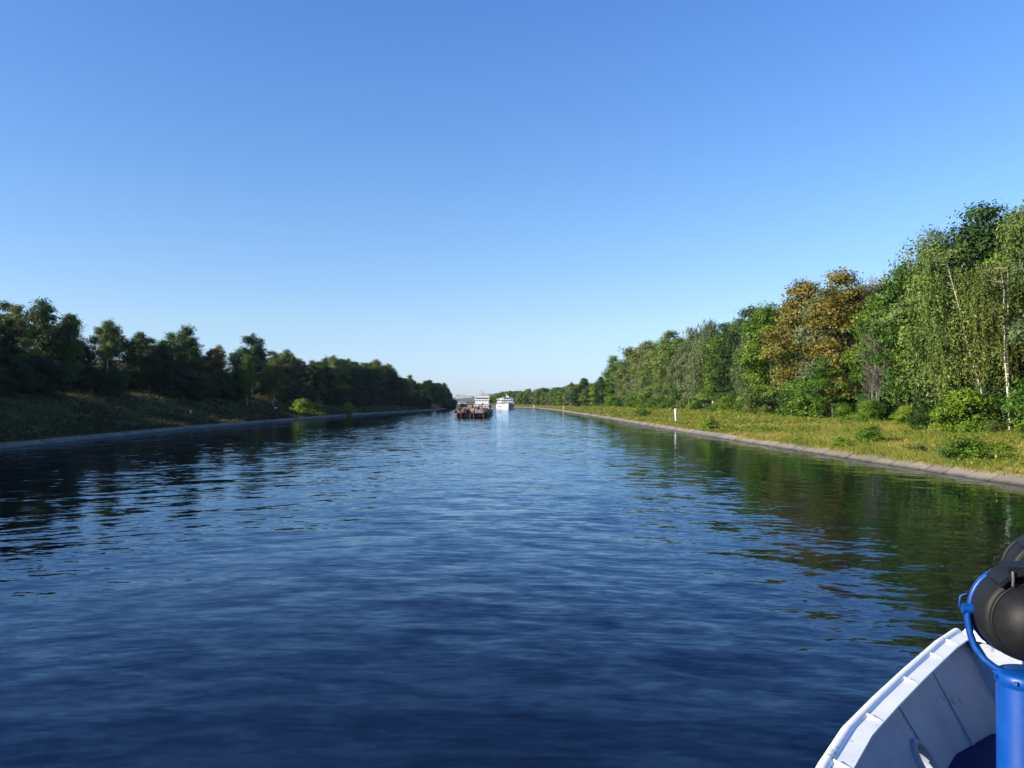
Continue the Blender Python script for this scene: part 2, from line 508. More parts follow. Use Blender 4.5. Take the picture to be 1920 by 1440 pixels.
GRASSM = leaf_mat('grass_blades', (.060, .100, .010), (.160, .180, .022), (.36, .28, .080), .3)
GRASSM2 = leaf_mat('shade_toned_grass', (.014, .020, .005), (.036, .036, .010), (.12, .095, .035), .3)  # grass darkened in its colour to imitate the wood's shadow on the slope
r1 = np.random.default_rng(5)
def bank_grass(side, zones, mat, label, name='grass'):
    xs, ys, hs, ws = [], [], [], []
    for (n, y0, y1, d0, d1, h, w) in zones:
        x, y = field(None, n, y0, y1, d0, d1, side, r1)
        patch = .65 + .55 * (hash_wave(x * 1.7 + 9, y * 1.3) * .5 + .5)
        hh = h * patch * r1.uniform(.6, 1.3, n)
        xs.append(x); ys.append(y); hs.append(hh); ws.append(np.full(n, w))
    me = grass_mesh(name, np.concatenate(xs), np.concatenate(ys), np.concatenate(hs), np.concatenate(ws), 7, r1)
    o = link_mesh(name, me, mat)
    tag(o, label, 'grass', kind='stuff')
bank_grass(1, [(20000, 45, 120, 1.2, 24, .50, .035), (5500, 45, 120, .80, 3.0, .50, .035), (14000, 120, 240, 1.0, 26, .52, .05),
               (9000, 240, 520, 1.8, 28, .60, .08), (3500, 520, 900, 1.8, 28, .7, .14)], GRASSM,
           'rough yellow-green grass and weeds on the sunlit right bank')
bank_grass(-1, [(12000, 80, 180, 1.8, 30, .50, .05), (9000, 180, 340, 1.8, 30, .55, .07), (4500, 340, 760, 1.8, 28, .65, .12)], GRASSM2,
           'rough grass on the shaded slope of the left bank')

def weeds(side, label, zones, mat, r):
    P, Nn, S, T = [], [], [], []
    for (n, y0, y1, d0, d1, hh, leaf) in zones:
        x, y = field(None, n, y0, y1, d0, d1, side, r)
        # patchy: keep plants where the meadow is rank
        keep = (np.sin(x * .9 + y * .23) + np.sin(x * .31 - y * .47 + 2) + np.sin(y * .83 + x * 1.7) * .7 + r.normal(0, .7, n)) > .35
        x, y = x[keep], y[keep]; n = len(x)
        H = hh * r.gamma(4, .25, n); m_ = 26
        pos = np.stack([np.repeat(x, m_), np.repeat(y, m_), np.repeat(ground_z(x, y), m_)], 1)
        u = r.uniform(0, 1, n * m_)
        Hr = np.repeat(H, m_)
        pos[:, 2] += u * Hr
        pos[:, :2] += r.normal(0, .38, (n * m_, 2)) * (Hr * (1.15 - u * .7))[:, None]
        nn = rand_unit(r, n * m_) + np.array([0, 0, .8]); nn /= np.linalg.norm(nn, axis=1, keepdims=True)
        P.append(pos); Nn.append(nn); S.append(np.full(n * m_, leaf)); T.append(np.clip(np.repeat(r.beta(1.6, 1.6, n), m_) + r.normal(0, .12, n * m_), 0, 1))
    V, Q = leaf_quads(np.concatenate(P), np.concatenate(Nn), np.concatenate(S), r)
    tag(link_mesh('weeds', np_mesh('weeds', V, Q, attr=np.concatenate(T)), mat), label, 'weeds', kind='stuff')

# ------------------------------------------------------------------ trees
def rand_unit(r, n):
    v = r.normal(0, 1, (n, 3))
    return v / np.linalg.norm(v, axis=1, keepdims=True)

def leaf_quads(pos, nrm, size, r, hang=0.0, aspect=.62):
    n = len(pos)
    t = rand_unit(r, n)
    if hang: t = t * (1 - hang) + np.array([0, 0, -1.0]) * hang
    t = t - nrm * np.sum(t * nrm, 1, keepdims=True)
    t /= np.linalg.norm(t, axis=1, keepdims=True) + 1e-9
    b = np.cross(nrm, t)
    L = (size * (.45 + r.gamma(2.2, .27, n)))[:, None] * .5
    V = np.stack([pos - t * L, pos + b * L * aspect, pos + t * L, pos - b * L * aspect], 1).reshape(-1, 3)
    k = np.arange(n) * 4
    return V, np.stack([k, k + 1, k + 2, k + 3], 1)

def wobble_line(p0, p1, n, amp, r):
    p0, p1 = np.array(p0, float), np.array(p1, float)
    t = np.linspace(0, 1, n)[:, None]
    off = r.normal(0, amp, (n, 3)); off[0] = 0; off[:, 2] *= .3
    return p0 + (p1 - p0) * t + np.cumsum(off, 0) * .5

def make_tree(kind, seed, H=20.0, Rc=5.0, base=.18, lobes=20, clusters=55, per=13, leaf=.30, spread=.34, lobe_r=.30, shape='round', trunk_r=.22, lean=0.0, trunks=1, back=0.0):
    """returns (crown mesh, trunk mesh)"""
    r = np.random.default_rng(seed)
    tk = MB()
    P, Nn, S, T = [], [], [], []
    z0 = base * H
    tops = []
    for q in range(trunks):
        bx, by = (0, 0) if trunks == 1 else (r.uniform(-.9, .9), r.uniform(-.5, .5))
        lx, ly = lean * H * math.cos(2.6), lean * H * math.sin(.5) * .2
        line = wobble_line((bx, by, -.6), (bx + lx * (1 if q == 0 else .6), by + ly + r.normal(0, .3), H * .88), 9, .16, r)
        tr = trunk_r * (1 if q == 0 else .75)
        tk.tube(line, list(np.linspace(tr * 1.25, tr * .10, 9)), 7)
        tops.append(line)
    cen = []
    for i in range(lobes):
        t = (i + .5) / lobes
        t = min(max(t + r.normal(0, .05), 0), 1)
        zz = z0 + (H - z0) * (.08 + .82 * t)
        if shape == 'round':  env = Rc * max(.18, math.sin(math.pi * (0.12 + .84 * t) ** .9)) ** .75
        elif shape == 'tall': env = Rc * (max(.08, math.sin(math.pi * (.10 + .86 * t) ** .8)) ** .6)
        elif shape == 'cone': env = Rc * (1.05 - t) ** .8
        else:                 env = Rc * (.55 + .45 * t) if t < .8 else Rc * .8           # spreading crown
        a = i * 2.399 + r.normal(0, .4)
        rad = env * r.uniform(.35, .78)
        if t > .93: rad *= .4
        line = tops[i % trunks]
        k = min(zz / (H * .88), 1) * 8
        ax = np.array([np.interp(k, np.arange(9), line[:, 0]), np.interp(k, np.arange(9), line[:, 1]), 0])
        c = ax + np.array([math.cos(a) * rad, math.sin(a) * rad + back, zz])
        lr = lobe_r * Rc * r.uniform(.7, 1.25) * (.9 if t > .85 else 1)
        cen.append((c, lr))
        # limb from the trunk to the lobe
        zb = max(zz - rad * r.uniform(.6, 1.1), z0 * .7)
        kb = min(zb / (H * .88), 1) * 8
        pb = (np.interp(kb, np.arange(9), line[:, 0]), np.interp(kb, np.arange(9), line[:, 1]), zb)
        tk.tube(wobble_line(pb, c, 5, .12, r), list(np.linspace(trunk_r * (.13 if kind == 'weep' else .38), trunk_r * .07, 5)), 5, caps=False)
        for _ in range(4):
            d = rand_unit(r, 1)[0]; d[2] = abs(d[2]) * .6
            tk.tube(wobble_line(c, c + d * lr * 1.0, 3, .08, r), [trunk_r * .10, trunk_r * .07, trunk_r * .04], 4, caps=False)
    for (c, lr) in cen:
        nc = max(6, int(clusters * (lr / (lobe_r * Rc)) ** 2))
        d = rand_unit(r, nc)
        d[:, 2] = np.where(d[:, 2] < -.45, -d[:, 2], d[:, 2])
        rr_ = lr * (1 + r.normal(0, .22, nc)) * (1 + r.exponential(.04, nc)) * np.where(r.uniform(0, 1, nc) < .25, r.uniform(.4, .8, nc), 1)
        sq = np.array([1.12, 1.12, .82])
        cc = c + d * rr_[:, None] * sq
        ct = np.clip(r.normal(.45 + r.normal(0, .17), .12, nc), 0, 1)
        if kind == 'weep':
            # hanging strands
            ln = r.uniform(.10, .24, nc) * H * .8
            m_ = per
            s_ = np.tile(np.linspace(0, 1, m_), nc)
            sway = np.repeat(r.normal(0, .25, (nc, 2)), m_, 0)
            pp = np.repeat(cc, m_, 0)
            pp[:, 2] -= s_ * np.repeat(ln, m_)
            pp[:, :2] += sway * s_[:, None] + r.normal(0, .09, (nc * m_, 2))
            pp[:, 2] += r.normal(0, .12, nc * m_)
            pp[:, 2] = np.maximum(pp[:, 2], z0 * .6 + r.uniform(0, 1.5, nc * m_))
            P.append(pp); S.append(np.full(nc * m_, leaf))
            nn = np.repeat(d, m_, 0) * .9 + rand_unit(r, nc * m_) * .8
            Nn.append(nn); T.append(np.repeat(ct, m_) + r.normal(0, .12, nc * m_))
        else:
            m_ = per
            pp = np.repeat(cc, m_, 0) + r.normal(0, spread, (nc * m_, 3)) * np.array([1.15, 1.15, .7])
            P.append(pp); S.append(np.full(nc * m_, leaf))
            nn = np.repeat(d, m_, 0) * 1.15 + rand_unit(r, nc * m_) * .75 + np.array([0, 0, .2])
            Nn.append(nn); T.append(np.repeat(ct, m_) + r.normal(0, .12, nc * m_))
    P = np.concatenate(P); Nn = np.concatenate(Nn); S = np.concatenate(S); T = np.clip(np.concatenate(T), 0, 1)
    Nn /= np.linalg.norm(Nn, axis=1, keepdims=True)
    V, Q = leaf_quads(P, Nn, S, r, hang=.6 if kind == 'weep' else 0, aspect=.45 if kind == 'weep' else .66)
    Htop = float(np.percentile(P[:, 2], 99.8))
    crown = np_mesh('crown_' + kind, V, Q, attr=T)
    tm = bpy.data.meshes.new('trunk_' + kind)
    tm.from_pydata(tk.v, [], tk.f); tm.polygons.foreach_set('use_smooth', [True] * len(tk.f)); tm.update()
    return crown, tm, Htop

WEEDM = leaf_mat('weed_leaves', (.045, .095, .006), (.120, .185, .012), (.280, .240, .035), .3)
weeds(1, 'rank leafy weeds in patches on the sunlit right bank', [(3800, 45, 125, 1.1, 24, .60, .13), (3200, 125, 250, 1.2, 26, .70, .20), (1800, 250, 520, 1.2, 28, .75, .34)], WEEDM, r1)
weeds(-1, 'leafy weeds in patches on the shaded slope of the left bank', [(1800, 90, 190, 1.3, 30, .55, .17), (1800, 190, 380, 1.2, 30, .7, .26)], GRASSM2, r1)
PROTO = {}
def proto(key):
    if key in PROTO: return PROTO[key]
    fam, k = key
    sd = hash_seed(key)
    if fam == 'broad':
        p = make_tree('broad', sd, 20, 5.2 + .5 * (k % 3), .10, 28, 60, 17, .27, .36, .29, 'round')
    elif fam == 'spread':
        p = make_tree('broad', sd, 20, 5.8, .20, 26, 62, 17, .26, .34, .28, 'spread', .26)
    elif fam == 'tall':
        p = make_tree('broad', sd, 22, 4.0, .10, 32, 52, 15, .27, .33, .34, 'tall', .2)
    elif fam == 'weep':
        p = make_tree('weep', sd, 21, 4.0, .34 if k == 8 else .22, 28, 50, 26, .24, .3, .34, 'tall', .14, lean=(.22 if k == 9 else .02), trunks=(2 if k == 8 else 1), back=(2.4 if k in (8, 9) else 0))
    elif fam == 'sparse':
        p = make_tree('broad', sd, 22, 4.6, .35, 24, 34, 12, .22, .42, .34, 'tall', .17)
    elif fam == 'layer':
        p = make_tree('broad', sd, 20, 5.6, .45, 30, 52, 16, .25, .38, .22, 'spread', .25)
    elif fam == 'shrub':
        p = make_tree('broad', sd, 5, 2.9, -.06, 18, 56, 15, .19, .28, .36, 'round', .06)
    elif fam == 'far':
        p = make_tree('broad', sd, 20, 5.6, .05, 16, 44, 9, .62, .5, .34, 'round')
    elif fam == 'bush':
        p = make_tree('broad', sd, 2.0, 1.25, -.15, 12, 36, 10, .13, .16, .40, 'round', .03)
    elif fam == 'snag':
        r = np.random.default_rng(sd); tk = MB()
        for q in range(3):
            base = (r.uniform(-.4, .4), r.uniform(-.4, .4), -.5)
            top = (r.uniform(-1.8, 1.8), r.uniform(-1.2, 1.2), 14 - q * 1.5)
            ln = wobble_line(base, top, 9, .18, r)
            tk.tube(ln, list(np.linspace(.16, .03, 9)), 6)
            for i in range(34):
                t = r.uniform(.3, .98); p0 = ln[0] + (ln[-1] - ln[0]) * 0 + np.array([np.interp(t * 8, np.arange(9), ln[:, j]) for j in range(3)])
                a = r.uniform(0, 6.28); L = r.uniform(1.0, 2.8) * (1.25 - t * .6)
                p1 = p0 + np.array([math.cos(a) * L * .6, math.sin(a) * L * .6, L * .9])
                w1 = wobble_line(p0, p1, 5, .08, r)
                tk.tube(w1, list(np.linspace(.05, .018, 5)), 4, caps=False)
                for j in range(7):
                    s = r.uniform(.3, 1); q0 = np.array([np.interp(s * 4, np.arange(5), w1[:, jj]) for jj in range(3)])
                    q1 = q0 + np.array([r.normal(0, .35), r.normal(0, .35), r.uniform(.3, 1.0)])
                    tk.tube([q0, q1], [.018, .010], 3, caps=False)
        tm = bpy.data.meshes.new('trunk_snag'); tm.from_pydata(tk.v, [], tk.f); tm.update()
        p = (None, tm, 14.0)
    PROTO[key] = p
    return p
def hash_seed(key): return sum(ord(c) * (i + 3) for i, c in enumerate(key[0])) * 31 + key[1] * 977

TREES = []
def plant(fam, k, x, y, H, leaf, label, cat='tree', group=None, name=None, bark=None, wide=1.0, rz=None, sink=0.0):
    crown, trunk, H0 = proto((fam, k))
    s = H / H0
    o = empty(name or 'tree', (x, y, gz(x, y) - sink), rnd.uniform(0, 6.28) if rz is None else rz, (s * wide, s * wide, s))
    tag(o, label, cat, group)
    bm_ = bark or (BIRCH_BARK if fam == 'weep' else BARK)
    t = link_mesh('trunk' if fam not in ('bush', 'shrub') else 'stem', trunk, None, o)
    if len(trunk.materials) == 0: trunk.materials.append(BARK)
    t.material_slots[0].link = 'OBJECT'; t.material_slots[0].material = bm_
    if crown is not None:
        c = link_mesh('crown' if fam not in ('bush', 'shrub') else 'foliage', crown, None, o)
        if len(crown.materials) == 0: crown.materials.append(LEAF['green'])
        c.material_slots[0].link = 'OBJECT'; c.material_slots[0].material = LEAF[leaf]
    TREES.append((x, y))
    return o

def px_place(px, X, top):
    """distance and tree height for a crown centred at photo column px, standing X metres to the side, its top at photo row top"""
    Y = X / ((px - 960.0) / F)
    H = CAMZ + (HORIZON - top) / F * Y - gz(X, Y)
    return Y, H

# --- right bank: the trees that can be told apart
RIGHT = [
 # px, X, top, family, variant, leaf, width, label, name
 (1862, 62, 378, 'layer', 0, 'dark', 1.0, 'tallest dark tree with layered open branches, topping the wood near the right edge', 'broadleaf_tree'),
 (1935, 58, 385, 'weep', 1, 'birch', 1.0, 'pale birch with hanging twigs, highest one at the right edge, beside the tallest dark tree', 'birch_tree'),
 (1745, 62, 430, 'sparse', 0, 'grey', 1.0, 'thin see-through grey-green treetop just left of the tallest dark tree', 'birch_tree'),
 (1863, 53, 468, 'weep', 9, 'birch', 1.1, 'weeping birch with long hanging twigs and a leaning white trunk at the grass edge', 'birch_tree'),
 (1900, 53.5, 490, 'weep', 8, 'olive', 1.15, 'olive birch with two thin white trunks right of the leaning birch', 'birch_tree'),
 (1700, 54, 500, 'broad', 0, 'green', .9, 'full deep green tree between the weeping birch and the bare grey tree', 'broadleaf_tree'),
 (1650, 64, 515, 'sparse', 1, 'brown', 1.0, 'thin brownish treetop behind the bare grey tree', 'broadleaf_tree'),
 (1590, 56.5, 506, 'broad', 3, 'orange', 1.05, 'larger orange-brown autumn tree left of the bare grey tree', 'autumn_tree'),
 (1512, 58, 526, 'broad', 1, 'orange', 1.1, 'orange-brown autumn tree, left one of the two, next to the yellow-green trees', 'autumn_tree'),
 (1562, 53.5, 668, 'broad', 2, 'green', 1.25, 'low spreading green tree in front of the two orange-brown trees', 'broadleaf_tree'),
 (1645, 52.5, 575, 'snag', 0, 'brown', 1.2, 'bare grey leafless tree in front of the wood, right of the orange-brown trees', 'bare_tree'),
 (1447, 58, 570, 'broad', 2, 'lime', .95, 'bright yellow-green tree left of the orange-brown trees', 'broadleaf_tree'),
 (1405, 61, 575, 'broad', 3, 'dark', .95, 'dark tree with a ragged top left of the bright yellow-green tree', 'broadleaf_tree'),
 (1337, 59, 603, 'weep', 2, 'grey', 1.25, 'tall grey-green birch with drooping top where the skyline steps down', 'birch_tree'),
 (1290, 60, 616, 'weep', 3, 'grey', 1.2, 'grey-green birch left of the tall grey-green birch at the skyline step', 'birch_tree'),
 (1256, 59, 621, 'tall', 0, 'birch', 1.2, 'pale green narrow tree rising over the white post', 'broadleaf_tree'),
 (1215, 58, 640, 'tall', 1, 'olive', 1.3, 'olive tree with a pale straw-coloured top, third from the end of the tall wood', 'broadleaf_tree'),
 (1182, 57, 651, 'broad', 2, 'olive', 1.0, 'straw-tinged tree, second from the end of the tall wood', 'broadleaf_tree'),
 (1157, 55, 667, 'tall', 2, 'green', 1.3, 'last tall green tree where the right bank wood drops to low trees', 'broadleaf_tree'),
 (1127, 47, 706, 'broad', 1, 'dark', .85, 'round dark tree standing clear of the end of the tall right bank wood', 'broadleaf_tree'),
 (1113, 44, 722, 'broad', 0, 'lime', .9, 'small round bright green tree left of the round dark tree', 'broadleaf_tree'),
 (1096, 45, 709, 'tall', 1, 'dark', 1.1, 'slim dark tree left of the small round bright green tree', 'broadleaf_tree'),
 (1080, 41, 724, 'broad', 2, 'lime', 1.2, 'low yellow-green tree on the right bank left of the slim dark tree', 'broadleaf_tree'),
 (1072, 44, 717, 'broad', 0, 'brown', .7, 'small reddish-brown treetop poking above the low yellow-green tree', 'broadleaf_tree'),
]
for (px, X, top, fam, k, leaf, wide, label, name) in RIGHT:
    Y, H = px_place(px, X, top)
    o = plant(fam, k, X, Y, H, leaf, label, name=name, wide=wide, rz=(0.0 if k in (8, 9) and fam == 'weep' else None), bark=TWIG if fam == 'snag' else (BIRCH_BARK if fam in ('weep', 'sparse') else None))

TOPX = [1000, 1040, 1070, 1100, 1145, 1150, 1180, 1230, 1270, 1310, 1350, 1380, 1440, 1460, 1490, 1540, 1590, 1650, 1690, 1740, 1800, 1850, 1920, 2600]
TOPY = [731, 727, 722, 716, 708, 682, 664, 652, 626, 614, 608, 592, 580, 566, 535, 530, 512, 518, 495, 440, 425, 385, 395, 300]
MIXR = ['green', 'green', 'green', 'dark', 'lime', 'olive', 'birch', 'grey']
def clear_of(x, y, d):
    return all((x - a) ** 2 + (y - b) ** 2 > d * d for a, b in TREES)

rowlab = {
 0: ('green tree packed into the sunlit right bank wood behind the weeping birches', 'trees filling the near part of the right bank wood'),
 1: ('green tree packed into the right bank wood between the orange-brown trees and the skyline step', 'trees filling the middle of the right bank wood'),
 2: ('green tree packed into the far end of the tall right bank wood', 'trees filling the far end of the tall right bank wood'),
}
for row, (X0, step) in enumerate(((56, 7.0), (63, 9.0), (70, 14))):
    Y = 66.0 + row * 3
    while Y < (470 if row < 2 else 300):
        X = X0 + rnd.uniform(-1.3, 1.3) + interp(Y, [80, 184, 300, 479], [-3.5, 3, 3, 0])
        y = Y + rnd.uniform(-1.5, 1.5)
        px = 960 + F * X / y
        Y += step * rnd.uniform(.85, 1.2) * (1 + Y / 900)
        if px > 2250 or not clear_of(X, y, (6.2 if px > 1400 else 4.5) if row == 0 else 4.2): continue
        top = interp(px, TOPX, TOPY) + rnd.uniform(2, 30) * (300 / max(y, 110)) ** .6 + (28 * 110 / y if row == 0 and rnd.random() < .5 else 0)
        if 1770 < px < 2000 and row > 0: top += 75
        H = CAMZ + (HORIZON - top) / F * y - gz(X, y)
        H = min(H, 29)
        z = 0 if y < 150 else (1 if y < 260 else 2)
        fam, k = rnd.choice([('broad', 0), ('broad', 1), ('broad', 2), ('broad', 3), ('tall', 0), ('tall', 1), ('tall', 2), ('spread', 0), ('weep', 2), ('weep', 3)])
        leaf = rnd.choice(MIXR)
        if z == 2: leaf = rnd.choice(['green', 'grey', 'olive', 'birch', 'grey'])
        if fam == 'weep': leaf = rnd.choice(['birch', 'grey'])
        plant(fam, k, X, y, H, leaf, rowlab[z][0], group=rowlab[z][1], name='broadleaf_tree')
# understorey shrubs at the edge of the right wood
Y = 72.0
while Y < 470:
    X = interp(Y, [80, 184, 300, 479], [48.5, 57, 57, 50.5]) + rnd.uniform(-1.0, 1.0)
    h = rnd.choice([1.8, 2.6, 3.4, 4.4, 5.6, 6.6]) * rnd.uniform(.85, 1.15)
    plant('shrub', rnd.randint(0, 2), X, Y, h, rnd.choice(['green', 'green', 'lime', 'dark', 'olive']),
          'leafy shrub at the foot of the trees along the grass edge of the right bank', cat='shrub', group='shrubs along the foot of the right bank wood', name='shrub', wide=rnd.uniform(.9, 1.25))
    Y += rnd.choice([2.4, 3.4, 4.6, 7.5]) * (1 + Y / 500)

Y = 68.0
while Y < 400:
    X = interp(Y, [80, 184, 300, 479], [55.5, 63, 63, 56]) + rnd.uniform(-1.5, 1.5)
    plant('shrub', rnd.randint(0, 2), X, Y, rnd.uniform(5.0, 8.0), rnd.choice(['dark', 'green', 'dark']),
          'dark leafy undergrowth bush between the trunks of the right bank wood', cat='shrub', group='undergrowth between the trunks of the right bank wood', name='shrub', wide=rnd.uniform(1.1, 1.4))
    Y += rnd.uniform(3.8, 5.2) * (1 + Y / 500)

# far right bank, beyond the tall wood
Y = 500.0
while Y < 960:
    for dd in (16, 30):
        y = Y + rnd.uniform(-4, 4)
        X = float(xr(y)) + dd + rnd.uniform(-3, 3)
        px = 960 + F * X / y
        if px > 1150 and dd > 20: continue
        top = interp(px, [870, 900, 950, 1000, 1040, 1100, 1140], [746, 739, 733, 727, 724, 718, 710]) + rnd.uniform(0, 4)
        if dd == 16: top += rnd.uniform(2, 9)
        H = max(6, CAMZ + (HORIZON - top) / F * y - gz(X, y))
        if not clear_of(X, y, 5): continue
        plant('far', rnd.randint(0, 1), X, y, H, rnd.choice(['green', 'green', 'olive', 'grey', 'dark', 'birch']),
              'small distant green tree in the low far wood behind the cruise ship', group='trees of the low far wood at the canal bend', name='broadleaf_tree', wide=1.35)
    Y += 10 * rnd.uniform(.85, 1.15)

# --- left bank wood
LEFT = [
 (12, -97, 566, 'broad', 3, 'dark', .9, 'green treetop at the left edge of the picture', 'broadleaf_tree'),
 (28, -90, 572, 'tall', 0, 'olive', .9, 'yellow-green pointed treetop second from the left edge', 'broadleaf_tree'),
 (80, -90, 562, 'broad', 0, 'dark', .95, 'broad blue-green treetop, highest of the left bank wood near the left edge', 'broadleaf_tree'),
 (133, -87, 589, 'tall', 1, 'green', .9, 'slim yellow-green treetop right of the highest left treetop', 'broadleaf_tree'),
 (200, -86, 600, 'layer', 1, 'olive', .72, 'olive round crown held high on a thin pale trunk in the left bank wood', 'broadleaf_tree'),
 (262, -90, 622, 'broad', 1, 'dark', .9, 'low rounded treetop right of the olive crown on its pale trunk', 'broadleaf_tree'),
 (345, -86, 610, 'broad', 2, 'dark', .8, 'lumpy green treetop left of the orange autumn crown', 'broadleaf_tree'),
 (408, -84, 647, 'spread', 1, 'orange', .8, 'orange-brown autumn crown in the shaded left bank wood', 'autumn_tree'),
 (474, -84, 627, 'spread', 0, 'dark', .85, 'dark domed tree standing above the others in the left bank wood', 'broadleaf_tree'),
 (463, -76, 665, 'weep', 2, 'green', .9, 'soft green birch in front of the dark domed tree', 'birch_tree'),
 (512, -75, 664, 'weep', 3, 'olive', 1.1, 'drooping olive tree with greyish twigs right of the dark domed tree', 'birch_tree'),
 (537, -82, 656, 'broad', 0, 'olive', .9, 'brownish-olive treetop behind the drooping olive tree', 'autumn_tree'),
 (625, -76, 667, 'broad', 2, 'birch', .95, 'pale green rounded tree in the middle of the left bank wood', 'broadleaf_tree'),
 (705, -72, 674, 'broad', 1, 'olive', 1.0, 'olive-green rounded tree before the left wood steps down towards the water', 'broadleaf_tree'),
 (770, -66, 703, 'broad', 3, 'green', .9, 'green tree on the step down near the far end of the left bank wood', 'broadleaf_tree'),
 (830, -52, 718, 'tall', 2, 'dark', 1.1, 'dark end tree of the left bank wood standing almost at the water', 'broadleaf_tree'),
]
for (px, X, top, fam, k, leaf, wide, label, name) in LEFT:
    Y, H = px_place(px, X, top)
    plant(fam, k, X, Y, H, leaf, label, name=name, wide=wide, bark=BIRCH_BARK if (px in (200,) or fam == 'weep') else None)
LTX = [-400, 0, 60, 100, 110, 150, 200, 250, 300, 350, 378, 400, 440, 470, 500, 520, 580, 620, 690, 730, 750, 790, 820, 838, 850, 870]
LTY = [540, 570, 572, 590, 598, 605, 612, 628, 622, 618, 645, 652, 655, 642, 645, 660, 672, 670, 676, 682, 703, 708, 716, 722, 742, 752]
# lanes through the wood through which low sun reaches the slope
GAPS = [((-34, 578), 9.0), ((-68.5, 198), 8.5), ((-70, 280), 10.0), ((-64, 335), 8.0), ((-60, 262), 7.0), ((-83, 163), 6.0)]
def in_gap(x, y):
    for (gx, gy), w in GAPS:
        vx, vy = x - gx, y - gy
        if vx > 0: continue
        d = abs(vx * TO_SUN.y - vy * TO_SUN.x) / math.hypot(TO_SUN.x, TO_SUN.y)
        if d < w: return True
    return False
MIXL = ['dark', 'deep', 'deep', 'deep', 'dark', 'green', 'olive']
llab = {
 0: ('dark shaded tree crowded into the near half of the left bank wood', 'trees filling the near half of the left bank wood'),
 1: ('dark shaded tree crowded into the far half of the left bank wood', 'trees filling the far half of the left bank wood'),
}
LLX = [(60, -78), (158, -90), (277, -84), (472, -70), (615, -52), (720, -52)]
for row, (dx, step) in enumerate(((0, 6.0), (-6.5, 8.0), (-14, 12))):
    Y = 46.0 + row * 2
    while Y < (720 if row < 2 else 520):
        y = Y + rnd.uniform(-1.5, 1.5)
        X = interp(y, [a for a, b in LLX], [b for a, b in LLX]) + dx * (1 if y < 450 else .75) + rnd.uniform(-1.5, 1.5)
        px = 960 + F * X / y
        Y += step * rnd.uniform(.85, 1.2) * (1 + Y / 1500)
        if not clear_of(X, y, 3.4): continue
        if in_gap(X, y): continue
        top = interp(px, LTX, LTY) + rnd.uniform(2, 17) * (200 / max(y, 150)) + (14 if row == 0 else 0) * 200 / y
        H = max(6, CAMZ + (HORIZON - top) / F * y - gz(X, y))
        fam, k = rnd.choice([('broad', 0), ('broad', 1), ('broad', 2), ('broad', 3), ('tall', 0), ('tall', 1), ('tall', 2), ('spread', 0), ('spread', 1)])
        z = 0 if y < 290 else 1
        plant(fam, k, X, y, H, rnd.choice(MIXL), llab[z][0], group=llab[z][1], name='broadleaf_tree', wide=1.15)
Y = 90.0
while Y < 640:
    X = interp(Y, [a for a, b in LLX], [b for a, b in LLX]) - 22 + rnd.uniform(-2, 2)
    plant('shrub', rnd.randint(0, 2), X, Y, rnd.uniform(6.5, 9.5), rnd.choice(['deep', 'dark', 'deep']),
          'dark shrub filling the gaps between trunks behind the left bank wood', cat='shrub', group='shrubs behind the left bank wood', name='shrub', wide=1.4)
    Y += rnd.uniform(5, 7) * (1 + Y / 900)
Y = 95.0
while Y < 700:
    X = interp(Y, [a for a, b in LLX], [b for a, b in LLX]) + 5.5 + rnd.uniform(-1, 1)
    if not in_gap(X, Y):
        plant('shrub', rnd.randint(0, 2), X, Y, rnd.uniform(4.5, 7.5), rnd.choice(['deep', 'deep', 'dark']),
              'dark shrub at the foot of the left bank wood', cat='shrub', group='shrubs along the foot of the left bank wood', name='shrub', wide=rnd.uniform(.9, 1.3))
    Y += rnd.uniform(3.2, 5.2) * (1 + Y / 700)

# bushes standing free on the banks
def bush(px, base, h, leaf, label, side, wide=1.0, group=None):
    # find the point of the bank seen at photo pixel (px, base)
    t = (px - 960) / F; s = (base - HORIZON) / F
    for Y in np.arange(40, 700, .5):
        if CAMZ - s * Y <= gz(t * Y, Y) + .02: break
    return plant('bush', rnd.randint(0, 2), t * Y, Y, h, leaf, label, cat='bush', group=group, name='bush', wide=wide)
bush(1812, 868, 2.2, 'green', 'largest leafy bush low on the right bank near the concrete slabs', 1, 1.5)
bush(1632, 832, 2.0, 'green', 'deep green bush in the grass below the bare grey tree', 1, 1.2)
bush(1573, 842, 1.3, 'lime', 'small bright bush beside the concrete slabs below the orange-brown trees', 1, 1.3)
bush(1330, 806, 2.4, 'lime', 'yellow-green bush on the slab edge right of the white post', 1, 1.0)
bush(1203, 782, 2.6, 'green', 'dull green bush on the right bank left of the white post', 1, 1.5)
bush(1725, 852, .9, 'olive', 'low olive bush left of the largest right bank bush', 1, 1.6)
bush(1880, 850, 1.0, 'lime', 'low pale bush at the right edge above the concrete slabs', 1, 1.5)
bush(566, 776, 5.0, 'lime', 'left one of the two big rounded bushes on the left bank slope', -1, 1.15)
bush(598, 777, 4.8, 'green', 'right one of the two big rounded bushes on the left bank slope', -1, 1.1)
bush(652, 777, 4.6, 'lime', 'bright single bush near the water right of the two big rounded bushes', -1, 1.0)
bush(466, 748, 2.6, 'lime', 'small lit bush at the top of the left bank slope', -1, 1.0)
bush(262, 768, 1.1, 'olive', 'small pale weed clump on the dark left slope, nearer the left edge', -1, .7)
bush(295, 775, 1.2, 'olive', 'pale weed clump on the dark left slope, in the middle of the weed clumps', -1, 1.0)
bush(358, 778, 1.2, 'olive', 'pale weed clump on the dark left slope close to the lit grass patch', -1, .6)

# ------------------------------------------------------------------ posts on the banks
def on_bank(px, base):
    t = (px - 960) / F; s = (base - HORIZON) / F
    for Y in np.arange(40, 900, .25):
        if CAMZ - s * Y <= gz(t * Y, Y) + .01: break
    return t * Y, float(Y)

